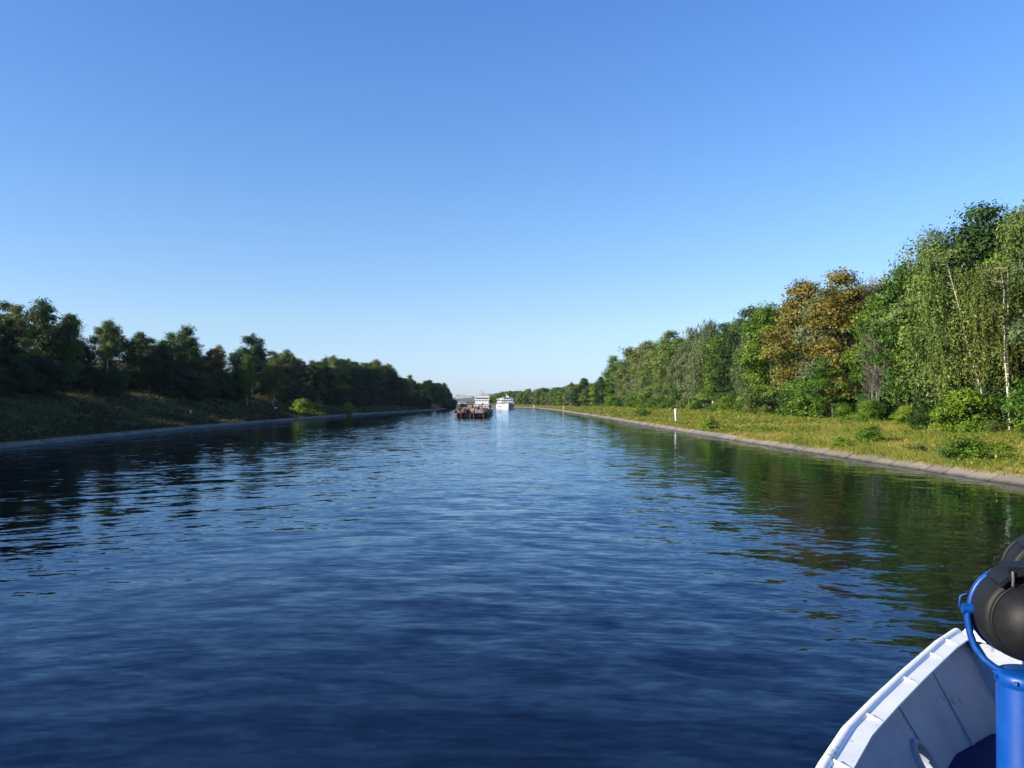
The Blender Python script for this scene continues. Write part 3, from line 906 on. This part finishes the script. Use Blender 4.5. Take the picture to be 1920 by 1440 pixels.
def kilometre_post(px, base, top, label, mat, w=.26):
    x, y = on_bank(px, base)
    h = (base - top) / F * y
    o = empty('marker_post', (x, y, gz(x, y)))
    tag(o, label, 'marker post')
    m = MB()
    m.box((0, 0, h / 2 - .2), (w, w, h + .4 - .25), taper=.8)
    m.build('shaft', mat, o)
    m = MB(); m.box((0, 0, h - .1), (w * 1.05, w * 1.05, .22), taper=.55); m.build('cap', mat, o)
    return o
k1 = kilometre_post(1268, 792, 766, 'slightly leaning white marker post in the grass of the right bank', WHITE, .40)
k1.rotation_euler = (0, R(-4), .3)
kilometre_post(1056, 769.5, 760.5, 'distant pale orange marker post by the far right bank water', ORANGE, .42)
kilometre_post(1001, 763.8, 760.3, 'tiny white marker post beyond the pale orange one on the far right bank', WHITE, .7)
x, y = on_bank(517, 781)
hp = (781 - 763) / F * y
pole = empty('sign_pole', (x, y, gz(x, y))); tag(pole, 'thin pale pole with a small board on the left slope near the rounded bushes', 'pole')
m = MB(); m.tube([(0, 0, -.4), (0, 0, hp)], .055, 8); m.build('shaft', GREYM, pole)
m = MB(); m.box((0, -.07, hp - .25), (.75, .04, .42)); m.build('board', ROOFM, pole)

# ------------------------------------------------------------------ vessels on the canal
def vessel_hull(L, B, zd, bow=.22, stern=.06, rake=1.2, flare=.82, sheer=.0):
    """hull with its bow towards -Y, centred on the origin; returns MB of the sides and the deck outline"""
    n = 24
    def half(t):      # t 0 bow .. 1 stern
        b = min(1.0, (t / bow) ** .62) if t < bow else 1.0
        if t > 1 - stern: b *= 1 - .25 * ((t - 1 + stern) / stern) ** 2
        return max(b, .02) * B / 2
    m = MB(); rows = []
    for i in range(n + 1):
        t = (i / n) ** 1.5
        y = -L / 2 + L * t
        h = half(t); zz = zd + sheer * max(0, 1 - t / .3) ** 2
        yb = y + rake * (1 - t) ** 4 * 1.0
        rows.append([(-h, y, zz), (-h * flare if t < .5 else -h, yb, -.6), (h * flare if t < .5 else h, yb, -.6), (h, y, zz)])
    vs = [p for r_ in rows for p in r_]
    fs = []
    for i in range(n):
        a, b = i * 4, i * 4 + 4
        fs += [(a, a + 1, b + 1, b), (a + 1, a + 2, b + 2, b + 1), (a + 2, a + 3, b + 3, b + 2)]
    fs += [(0, 3, 2, 1), (n * 4, n * 4 + 1, n * 4 + 2, n * 4 + 3)]
    m.add(vs, fs)
    d = MB()
    vs = []
    for r_ in rows:
        vs += [(r_[0][0] * .985, r_[0][1] + .03, r_[0][2] - .12), (r_[3][0] * .985, r_[3][1] + .03, r_[3][2] - .12)]
    d.add(vs, [(2 * i, 2 * i + 1, 2 * i + 3, 2 * i + 2) for i in range(n)])
    return m, d

def window_row(parent, x0, x1, y, z, n, w, h, axis='x', side=-1):
    m = MB()
    for i in range(n):
        t = x0 + (x1 - x0) * (i + .5) / n
        if axis == 'x': m.box((t, y, z), (w, .04, h))
        else: m.box((y, t, z), (.04, w, h))
    return m.build('window_band', WINDOW, parent)

# pushed barge
BX, BY0, BY1 = -13.6, 281.0, 334.0
barge = empty('cargo_barge', (BX, (BY0 + BY1) / 2, 0))
tag(barge, 'low rust-brown cargo barge with a blunt bow, pushed ahead of the white tug', 'barge')
LB = BY1 - BY0
m = MB()
hb = 5.6
prof = [(-hb * .80, -LB / 2), (-hb, -LB / 2 + 1.6), (-hb, LB / 2), (hb, LB / 2), (hb, -LB / 2 + 1.6), (hb * .80, -LB / 2)]
top = [(x, y, 1.55) for x, y in prof]; bot = [(x * .97, y + (1.6 if y < -LB / 2 + 2 else 0), -.8) for x, y in prof]
m.add(top + bot, [(i, (i + 1) % 6, (i + 1) % 6 + 6, i + 6) for i in range(6)] + [tuple(range(6, 12))])
m.build('hull', RUST, barge)
m = MB(); m.add([(x * .995, y * .999, 1.42) for x, y in prof], [(5, 4, 3, 2, 1, 0)]); m.build('deck', RUST2, barge)
m = MB()
for x in (-hb + .05, hb - .05):
    m.box((x, 1.0, 1.85), (.12, LB - 4, .7))
m.box((0, LB / 2 - .5, 1.9), (2 * hb - .3, .12, .8))
m.build('coaming', RUST2, barge)
for sx in (-1, 1):
    m = MB(); m.tube([(sx * 4.0, -LB / 2 + .9, 1.4), (sx * 4.0, -LB / 2 + .9, 2.1)], .16, 10); m.box((sx * 4.0, -LB / 2 + .9, 2.12), (.6, .3, .1)); m.build('bollard', GREYM, barge)
for k_, x in enumerate((-1.7, 2.4)):
    m = MB(); m.box((x, -LB / 2 + .55, .8), (2.2 if k_ else 2.8, .5, 1.1)); m.build('dark_opening', BLACK, barge)  # black blocks standing in for the dark openings in the barge front
m = MB()
for x in (-4.6, -3.2, -.2, 1.0, 4.2):
    m.box((x, -LB / 2 + .35, .75), (.22, .9, 1.5))
m.build('bow_rib', RUST, barge)
# cargo on the barge
def cargo(name, x, y, size, mat, label, cat, z=1.42, rz=0.0, parts=True, lid=None):
    o = empty(name, (BX + x, BY0 + y, z), rz); tag(o, label, cat)
    m = MB(); sx, sy, sz = size
    m.box((0, 0, sz / 2), size)
    for i in range(6):
        xx = -sx / 2 + sx * (i + .5) / 6
        m.box((xx, -sy / 2 - .03, sz / 2), (sx / 14, .06, sz * .9))
    m.build('body', mat, o)
    m = MB(); m.box((0, 0, sz + .06), (sx * 1.04, sy * 1.02, .12)); m.build('roof' if lid is None else lid, GREYM, o)
    return o
cargo('steel_tank', -3.9, 5, (.9, 1.6, 1.9), RUST, 'tall rusty box at the front left of the barge', 'crate')
cargo('container', 2.6, 4.2, (2.4, 2.4, 1.2), PALE, 'pale grey square container at the front right of the barge', 'container')
cargo('container', -.9, 8, (2.2, 3.0, 1.3), RUST2, 'reddish container in the middle of the barge front', 'container')
cargo('container', 4.2, 18, (1.8, 7.0, 1.5), RUST, 'long rusty container on the right edge of the barge', 'container')
cargo('crate', 1.1, 12, (1.7, 2.0, 1.8), RUST, 'dark rusty crate behind the pale grey container on the barge', 'crate')
cargo('crate', -2.3, 16, (1.9, 2.4, 1.9), PALE, 'pale crate left of centre on the barge, behind the tall rusty box', 'crate')
sc_ = MB(); rs = random.Random(9)
for i in range(210):
    x = rs.uniform(-4.8, 4.8); y = rs.uniform(3.5, 47)
    z = 1.45 + rs.uniform(0, 2.0) * (1 - abs(x) / 8)
    a = rs.uniform(0, 3.14)
    if rs.random() < .45:
        L = rs.uniform(1, 3.2); e = rs.uniform(-.3, .7)
        sc_.tube([(x, y, z), (x + math.cos(a) * L * .7, y + math.sin(a) * L, z + e * L)], rs.uniform(.05, .16), 6)
    else:
        sc_.box((x, y, z * .75 + .3), (rs.uniform(.4, 1.6), rs.uniform(.4, 1.8), rs.uniform(.5, 1.7)), a, rs.uniform(.5, 1))
o = sc_.build('scrap_heap', RUST2, None); o.location = (BX, BY0, 0)
tag(o, 'jumbled rusty scrap metal heaped along the barge', 'scrap', kind='stuff')

# pusher tug
tug = empty('pusher_tug', (-12.0, 347, 0)); tag(tug, 'white pusher tug with a high wheelhouse, close behind the rusty barge', 'tugboat')
h, d = vessel_hull(24, 8.4, 2.3, bow=.12, rake=.3, flare=.95); h.build('hull', WHITE_HULL, tug); d.build('deck', GREYM, tug)
def tier(parent, name, w, l, z0, z1, y, mat=WHITE_HULL, win=None, roof=.25, taper=1.0):
    m = MB(); m.box((0, y, (z0 + z1) / 2), (w, l, z1 - z0), taper=taper)
    o = m.build(name, mat, parent)
    m = MB(); m.box((0, y, z1 + .06), (w * taper + roof * 2, l * taper + roof * 2, .12)); m.build('roof', ROOFM, parent)
    if win:
        n, ww, hh, zc = win
        window_row(parent, -w * .46, w * .46, y - l / 2 - .03, zc, n, ww, hh)
        for sx in (-1, 1):
            k = max(2, int(l / 1.4)); m = MB()
            for i in range(k): m.box((sx * (w / 2 + .03), y - l / 2 + l * (i + .5) / k, zc), (.05, ww, hh))
            m.build('window_band', WINDOW, parent)
    return o
tier(tug, 'deckhouse', 6.6, 13, 2.18, 4.2, -1, win=(5, .5, .5, 3.3))
tier(tug, 'cabin', 5.4, 8, 4.32, 5.9, -2.6)
tier(tug, 'wheelhouse', 5.8, 4.2, 6.02, 7.9, -4.4, win=(6, .66, .50, 6.6), roof=.15)
m = MB(); m.tube([(0, -3.4, 7.6), (0, -3.4, 10.0)], .10, 8)
for z, w in ((8.2, 3.2), (8.8, 2.4), (9.3, 1.6)): m.tube([(-w / 2, -3.4, z), (w / 2, -3.4, z)], .06, 6)
m.box((.9, -3.4, 8.5), (1.3, .5, .4)); m.box((-.7, -3.3, 8.35), (.8, .6, .5))
m.build('mast', PALE, tug)
for sx in (-1, 1):
    m = MB(); m.box((sx * 2.2, 3.0, 5.3), (.9, 1.5, 2.2), taper=.85); m.build('funnel', WHITE_HULL, tug)
    m = MB(); m.box((sx * 3.4, -11.6, 2.6), (.8, .5, 3.2)); m.build('push_knee', BLACK, tug)
    m = MB()
    for i in range(9): m.tube([(sx * 3.9, -9 + i * 2, 2.2), (sx * 3.9, -9 + i * 2, 3.1)], .03, 5)
    m.tube([(sx * 3.9, -9, 3.1), (sx * 3.9, 7, 3.1)], .03, 5); m.tube([(sx * 3.9, -9, 2.7), (sx * 3.9, 7, 2.7)], .02, 5)
    m.build('railing', WHITE_HULL, tug)

# cruise ship
ship = empty('cruise_ship', (-4.6, 612, 0), R(5.0)); tag(ship, 'white river cruise ship with stacked decks coming round the far bend', 'cruise ship')
h, d = vessel_hull(56, 10.2, 3.1, bow=.20, rake=3.2, flare=.70, sheer=.9); h.build('hull', WHITE_HULL, ship); d.build('deck', ROOFM, ship)
m = MB()
for sx in (-1, 1):
    m.box((sx * 5.13, 4, 1.9), (.05, 40, .45))
m.build('porthole_band', WINDOW, ship)
tier(ship, 'main_deckhouse', 9.2, 42, 3.0, 4.7, 3.5, win=(7, .8, .7, 3.95), roof=.45)
tier(ship, 'upper_deckhouse', 8.4, 37, 4.82, 6.3, 4.5, win=(6, .8, .65, 5.65), roof=.6)
tier(ship, 'wheelhouse', 5.6, 6, 6.42, 8.0, -11, win=(5, .8, .6, 7.3), roof=.3)
tier(ship, 'sun_deck_cabin', 6.0, 12, 6.42, 7.6, 8)
m = MB(); m.tube([(0, -9.5, 8.0), (0, -9.5, 10.8)], .13, 8); m.tube([(-1.2, -9.5, 9.6), (1.2, -9.5, 9.6)], .08, 6); m.build('mast', WHITE_HULL, ship)
m = MB(); m.box((2.6, 12, 8.3), (1.6, 2.6, 2.2), taper=.8); m.build('funnel', WHITE_HULL, ship)
m = MB()
for sx in (-1, 1):
    for i in range(14): m.tube([(sx * 4.7, -13 + i * 2.8, 6.4), (sx * 4.7, -13 + i * 2.8, 7.3)], .04, 4)
    m.tube([(sx * 4.7, -13, 7.3), (sx * 4.7, 23.4, 7.3)], .05, 4)
m.build('railing', WHITE_HULL, ship)

# dark boat near the left bank
wb = empty('work_boat', (-34.0, 580, 0), R(4)); tag(wb, 'small dark-hulled boat with a low white cabin, behind the barge by the left bank', 'boat')
h, d = vessel_hull(22, 7.6, 3.4, bow=.3, rake=1.2, flare=.8, sheer=.4); h.build('hull', DKGREEN, wb); d.build('deck', DKGREEN, wb)
tier(wb, 'cabin', 5.6, 10, 3.3, 5.0, 0, win=(4, .6, .4, 4.3), roof=.4, taper=.94)
m = MB(); m.tube([(0, 0, 5), (0, 0, 6.6)], .07, 6); m.build('mast', WHITE_HULL, wb)

# ------------------------------------------------------------------ distant hills and town
def build_hills():
    V = []; xs = np.linspace(-1500, 1400, 90); ys = np.linspace(3300, 5200, 24)
    for y in ys:
        for x in xs:
            t = (y - 3300) / 1900
            z = 52 * math.sin(min(t * 1.9, 1.57)) * (.72 + .2 * math.sin(x * .006 + 1) + .12 * math.sin(x * .017 + y * .002))
            V.append((x, y, z + 2.0 * math.sin(x * .11 + y * .07) + (-6 if t == 0 else 0)))
    nx = len(xs); Q = [(r_ * nx + c, r_ * nx + c + 1, (r_ + 1) * nx + c + 1, (r_ + 1) * nx + c) for r_ in range(23) for c in range(nx - 1)]
    m_, n, l, b = new_mat('far_forest'); nt = m_.node_tree
    g = n.new('ShaderNodeNewGeometry'); a = noise(nt, .02, 8, g.outputs['Position'], .75)
    rp = ramp(nt, [(.38, (.018, .032, .030)), (.5, (.035, .055, .045)), (.64, (.09, .09, .075))]); l.new(a.outputs[0], rp.inputs[0]); l.new(rp.outputs[0], b.inputs['Base Color'])
    b.inputs['Roughness'].default_value = 1
    tag(link_mesh('hills', np_mesh('hills', V, Q, smooth=True), m_), 'hazy blue wooded hills on the horizon', 'hills', kind='structure')
build_hills()
for i, (px, top, w, hgt, lab) in enumerate(((858, 740.6, 18, 12, 'leftmost pale tower block on the hazy far hill'), (864.5, 741.0, 24, 8, 'longest pale apartment block on the hazy far hill'),
                                       (872, 742, 12, 9, 'pale block third from the left on the hazy far hill'), (880, 743, 20, 7, 'rightmost pale block on the hazy far hill'))):
    Y = 3950 + 60 * i; X = (px - 960) / F * Y; zt = CAMZ + (HORIZON - top) / F * Y
    o = empty('apartment_block', (X, Y, zt - hgt)); tag(o, lab, 'building')
    m = MB(); m.box((0, 0, hgt / 2 - 6), (w, 12, hgt + 12)); m.build('wall', CONC_W, o)
    m = MB(); m.box((0, 0, hgt + .6), (w + 1, 13, 1.2)); m.box((w * .2, 0, hgt + 2.2), (5, 5, 2.2)); m.build('roof', PALE, o)
    m = MB()
    for k in range(int(hgt // 3)):
        for j in range(int(w // 3.4)): m.box((-w / 2 + 2.2 + j * 3.3, -6.05, 1.8 + k * 2.9), (1.5, .1, 1.4))
    m.build('window', WINDOW, o)

# ------------------------------------------------------------------ the bow of our own ship
SX, SY, HEAD = 3.66, 6.97, R(-7)
bow = empty('ship_bow', (SX, SY, 0), HEAD)
tag(bow, 'white ship bow with plated sides and a pipe rail, at the lower right', 'ship')
ZC, ZD = 3.60, 3.12
COP = [(0, 0), (.281, -.39), (.774, -1.168), (1.14, -1.762), (1.44, -2.27), (1.70, -2.81), (2.2, -4.0), (2.75, -5.5), (3.2, -7.4), (3.5, -10), (3.6, -14)]
BAS = [(0, -.80), (.14, -.84), (.53, -1.24), (.86, -1.80), (1.14, -2.30), (1.42, -2.84), (1.98, -4.0), (2.60, -5.5), (3.1, -7.4), (3.45, -10), (3.6, -14)]
WAT = [(0, -2.1), (.15, -2.3), (.42, -2.8), (.68, -3.3), (.92, -3.8), (1.15, -4.3), (1.6, -5.3), (2.3, -6.8), (2.9, -8.4), (3.3, -10.6), (3.55, -14)]
NU = 260
def path(P, u):
    """u in 0..1 -> point; more samples towards the bow"""
    k = (u ** 1.25) * (len(P) - 1)
    i = min(int(k), len(P) - 2); f = k - i
    return (P[i][0] * (1 - f) + P[i + 1][0] * f, P[i][1] * (1 - f) + P[i + 1][1] * f)
def side_point(side, u, v):
    """v 0 at the rail, 1 at deck level, 2 at the waterline"""
    c, b_, w = path(COP, u), path(BAS, u), path(WAT, u)
    if v <= 1:
        return Vector((side * (c[0] * (1 - v) + b_[0] * v), c[1] * (1 - v) + b_[1] * v, ZC * (1 - v) + ZD * v))
    t = v - 1
    return Vector((side * (b_[0] * (1 - t) + w[0] * t), b_[1] * (1 - t) + w[1] * t, ZD * (1 - t) - .6 * t))
def to_photo(p):
    x = p.x * math.cos(HEAD) - p.y * math.sin(HEAD) + SX; y = p.x * math.sin(HEAD) + p.y * math.cos(HEAD) + SY
    return 960 + F * x / y, HORIZON + F * (CAMZ - p.z) / y
# the round opening in the port side sits where the photograph shows it
best = min(((abs(to_photo(side_point(-1, u / 400, v / 20))[0] - 1727) + abs(to_photo(side_point(-1, u / 400, v / 20))[1] - 1432)), u / 400, v / 20) for u in range(60, 300) for v in range(4, 19))
HU, HV = best[1], best[2]
HC = side_point(-1, HU, HV)
for side in (-1, 1):
    V, Q = [], []
    vs = [i / 24 for i in range(25)] + [1.25, 1.6, 2.0]
    for i in range(NU + 1):
        for v in vs: V.append(side_point(side, i / NU, v))
    nv = len(vs)
    for i in range(NU):
        for j in range(nv - 1):
            a = i * nv + j
            cpt = (V[a] + V[a + nv + 1]) / 2
            hc = Vector((side * abs(HC.x), HC.y, HC.z))
            dd = cpt - hc
            if vs[j] < 1 and (Vector((dd.x, dd.y, 0)).length / .092) ** 2 + (dd.z / .135) ** 2 < 1: continue
            Q.append((a, a + 1, a + nv + 1, a + nv) if side < 0 else (a, a + nv, a + nv + 1, a + 1))
    me = bpy.data.meshes.new('hull_side'); me.from_pydata(V, [], Q); me.update()
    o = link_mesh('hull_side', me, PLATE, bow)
    sm = o.modifiers.new('plate', 'SOLIDIFY'); sm.thickness = .012; sm.offset = -1
    # rail pipe
    us = [i / 100 for i in range(101)]
    m = MB()
    m.tube([side_point(side, u, 0) + Vector((side * .036, .012, .012)) for u in us], .038, 14)
    m.build('rail', WHITE, bow)
    # sunlit flat flange along the inside of the plating
    m = MB(); vv = []
    for u in us:
        p, q = side_point(side, u, 0), side_point(side, min(u + .004, 1), 0)
        if u >= .99: q = p + (p - side_point(side, u - .004, 0))
        t = (q - p).normalized(); inn = Vector((t.y, -t.x, 0)) * side * 1.0
        if inn.x * side > 0: inn = -inn
        w = min(.092, abs(p.x) * .9 + .01)
        for dz in (.020, .032): vv += [p + Vector((0, 0, dz)) - inn * .012, p + inn * w + Vector((0, 0, dz - .012))]
    fs = []
    for i in range(len(us) - 1):
        a, b = i * 4, i * 4 + 4
        fs += [(a + 2, a + 3, b + 3, b + 2), (a, b, b + 1, a + 1), (a + 1, b + 1, b + 3, a + 3)]
    m.add(vv, fs); m.build('flange', WHITE, bow)
    for f_ in (-.33, -.72, -1.32, -2.05, -2.75, -3.5, -4.3, -5.2, -6.2, -7.4, -8.7, -10, -11.5, -13):
        u = min(us, key=lambda u: abs(side_point(side, u, 0).y - f_))
        u = min([u + k / 2000 for k in range(-10, 11)], key=lambda q: abs(side_point(side, min(max(q, 0), 1), 0).y - f_))
        p = side_point(side, u, 0); q = side_point(side, u + .01, 0); t = (q - p).normalized()
        inn = Vector((-side * abs(t.y), t.x * -side * (1 if t.y < 0 else 1), 0))
        inn = Vector((t.y, -t.x, 0));  inn = inn if inn.x * side < 0 else -inn
        th = t * .005
        m = MB()     # upright gusset between pipe and flange
        a0, a1, a2 = p + Vector((0, 0, .030)), p + inn * .082 + Vector((0, 0, .024)), p + Vector((0, 0, .050)) - inn * .005
        m.add([a0 - th, a1 - th, a2 - th, a0 + th, a1 + th, a2 + th], [(0, 1, 2), (3, 5, 4), (0, 3, 4, 1), (1, 4, 5, 2), (2, 5, 3, 0)])
        m.build('bracket', WHITE, bow)
    for f_ in (-.95, -1.62, -2.62, -3.6, -4.8, -6.2, -7.8, -9.6, -11.6):
        u = min([k / 2000 for k in range(10, 1990)], key=lambda q: abs(side_point(side, q, .5).y - f_))
        a0, b0 = side_point(side, u, .02), side_point(side, u, 1.0)
        t = (side_point(side, u + .01, .5) - side_point(side, u, .5)).normalized()
        inn = Vector((t.y, -t.x, 0)); inn = inn if inn.x * side < 0 else -inn
        th = t * .006
        m = MB()
        q = [a0 + inn * .004, a0 + inn * .018, b0 + inn * .03 + Vector((0, 0, .003)), b0 + inn * .004 + Vector((0, 0, .003))]
        m.add([x - th for x in q] + [x + th for x in q], [(0, 1, 2, 3), (7, 6, 5, 4), (0, 4, 5, 1), (1, 5, 6, 2), (2, 6, 7, 3), (3, 7, 4, 0)])
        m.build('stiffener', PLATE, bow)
    # oval opening rim
    hc = Vector((side * abs(HC.x), HC.y, HC.z))
    t = (side_point(side, HU + .01, HV) - side_point(side, HU - .01, HV)).normalized()
    upv = (side_point(side, HU, HV - .1) - side_point(side, HU, HV + .1)).normalized()
    nrm = t.cross(upv).normalized(); nrm = nrm if nrm.x * side < 0 else -nrm
    m = MB(); vs_, fs = [], []
    prof = [(1.26, .004), (1.22, .026), (1.08, .045), (.95, .030), (.92, -.02), (.95, -.05), (1.12, -.045)]
    for k in range(40):
        w = 2 * math.pi * k / 40
        for (s_, d_) in prof:
            vs_.append(hc + t * math.cos(w) * .104 * s_ + upv * math.sin(w) * .150 * s_ + nrm * d_)
    L_ = len(prof)
    for k in range(40):
        for j in range(L_ - 1):
            a, b = k * L_ + j, ((k + 1) % 40) * L_ + j
            fs.append((a, b, b + 1, a + 1))
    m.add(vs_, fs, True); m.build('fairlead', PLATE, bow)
m = MB(); vs_ = []
for i in range(81):
    p = path(BAS, i / 80)
    vs_ += [(-p[0] + (.013 if i else 0), p[1] - .01, ZD + .001), (p[0] - (.013 if i else 0), p[1] - .01, ZD + .001)]
m.add(vs_, [(2 * i, 2 * i + 2, 2 * i + 3, 2 * i + 1) for i in range(80)])
m.build('deck', DECKBLUE, bow)
m = MB(); m.add([(-.10, -.20, 3.612), (.10, -.20, 3.612), (.045, .035, 3.612), (-.045, .035, 3.612), (-.10, -.20, 3.60), (.10, -.20, 3.60), (.045, .035, 3.60), (-.045, .035, 3.60)],
                [(0, 1, 2, 3), (7, 6, 5, 4), (0, 4, 5, 1), (1, 5, 6, 2), (2, 6, 7, 3), (3, 7, 4, 0)])
m.build('stem_plate', WHITE, bow)

# searchlights on their blue pedestals
def searchlight(x, y, z, rz, label, ringm=None):
    ringm = ringm or BLUE
    o = empty('searchlight', (x, y, ZD), rz); tag(o, label, 'searchlight')
    zc = z - ZD
    m = MB(); O = (0, 0, zc)
    dome = [(.0005, -.315), (.05, -.311), (.10, -.293), (.145, -.26), (.175, -.215), (.190, -.165), (.193, -.125)]
    m.lathe(dome, 48, O, 'y'); m.build('rear_dome', BLACK, o)
    m = MB(); m.lathe([(.193, -.126), (.198, -.130), (.203, -.112), (.203, -.095)], 48, O, 'y'); m.build('seam_ring', BLACK, o)
    m = MB(); m.lathe([(.203, -.096), (.215, -.090), (.226, -.07), (.233, -.02), (.237, .05), (.237, .13)], 48, O, 'y'); m.build('drum', BLACK, o)
    m = MB(); m.lathe([(.237, .128), (.249, .128), (.251, .14), (.251, .162), (.246, .17), (.225, .17), (.222, .15)], 48, O, 'y'); m.build('front_ring', ringm, o)
    m = MB(); m.lathe([(.0005, .150), (.222, .150)], 48, O, 'y'); m.build('glass', WINDOW, o)
    m = MB()      # ventilator cap on top of the drum
    vs_ = []
    for yy in (-.14, .12):
        for k in range(9):
            a = -.85 + 1.7 * k / 8
            vs_ += [(math.sin(a) * .215, yy, zc + .04 + math.cos(a) * .235), (math.sin(a) * .205, yy, zc + .015 + math.cos(a) * .235)]
    fs = []
    for k in range(8):
        a = 2 * k; b = 18 + 2 * k
        fs += [(a, b, b + 2, a + 2), (a + 1, a + 3, b + 3, b + 1), (a, a + 2, a + 3, a + 1), (b, b + 1, b + 3, b + 2)]
    fs += [(0, 1, 19, 18), (16, 34, 35, 17)]
    m.add(vs_, fs)
    m.box((0, -.01, zc + .250), (.22, .18, .055))
    m.build('ventilator', BLACK, o)
    m = MB()
    for sx in (-1, 1): m.tube([(sx * .10, -.145, zc + .262), (sx * .10, -.150, zc + .22), (sx * .098, -.135, zc + .185)], .008, 6)
    m.build('clip', GREYM, o)
    m = MB(); pts = [(-.03, -.312, zc + .03), (-.028, -.318, zc), (-.022, -.322, zc - .02), (-.012, -.318, zc - .05), (-.016, -.308, zc - .09), (-.01, -.29, zc - .12)]
    m.tube(pts, .0045, 6); m.build('cable', BLACK, o)
    for sx in (-1, 1):
        m = MB(); m.tube([(sx * .25, .15, zc + .075), (sx * .285, .15, zc + .06), (sx * .292, .15, zc + .01), (sx * .275, .15, zc - .035), (sx * .25, .15, zc - .045)], .005, 6)
        m.build('handle', ringm, o)
    m = MB()
    arc = [(-.262, .10, 0.0), (-.262, .10, -.04), (-.252, .095, -.13), (-.232, .08, -.20), (-.195, .05, -.255), (-.15, .02, -.29), (-.10, 0, -.31)]
    arc = [(a, b, c + zc) for a, b, c in arc] + [(-a, b, c + zc) for a, b, c in arc[::-1]]
    # flat bar: a tube flattened by stacking two close ones
    m.tube([(a, b - .010, c) for a, b, c in arc], .017, 8); m.tube([(a, b + .012, c) for a, b, c in arc], .017, 8)
    for sx in (-1, 1): m.tube([(sx * .235, .10, zc), (sx * .288, .10, zc)], .030, 12)
    m.build('yoke', ringm, o)
    zt = zc - .295
    m = MB(); m.lathe([(.001, zt), (.135, zt), (.150, zt - .010), (.152, zt - .055), (.144, zt - .064), (.144, zt - .075), (.147, zt - .09), (.147, .03), (.152, .02), (.215, .016), (.215, .002)], 48)
    m.build('pedestal', BLUE, o)
    m = MB()
    for k in range(8):
        a = k * math.pi / 4 + .2; m.box((math.cos(a) * .157, math.sin(a) * .157, zt - .03), (.016, .016, .02), a)
    m.build('bolt', BLUE, o)
    return o
searchlight(2.76, 4.60, 4.345, R(-15), 'nearer dark searchlight in a blue yoke on a thick blue pedestal by the ship bow')
searchlight(3.62, 5.80, 4.335, R(-22), 'farther dark searchlight whose round back shows above the nearer searchlight', BLACK)

# ------------------------------------------------------------------ air
hz = MB(); hz.box((0, 1500, 33), (7000, 8400, 72))
m_ = bpy.data.materials.new('haze_air'); m_.use_nodes = True
n = m_.node_tree.nodes; n.remove(n['Principled BSDF'])
pv = n.new('ShaderNodeVolumePrincipled'); pv.inputs['Color'].default_value = (.62, .78, 1.0, 1)
pv.inputs['Density'].default_value = 3.0e-5; pv.inputs['Anisotropy'].default_value = .2
m_.node_tree.links.new(pv.outputs[0], n['Material Output'].inputs['Volume'])
tag(hz.build('haze', m_), 'thin pale blue air over the canal', 'haze', kind='stuff')
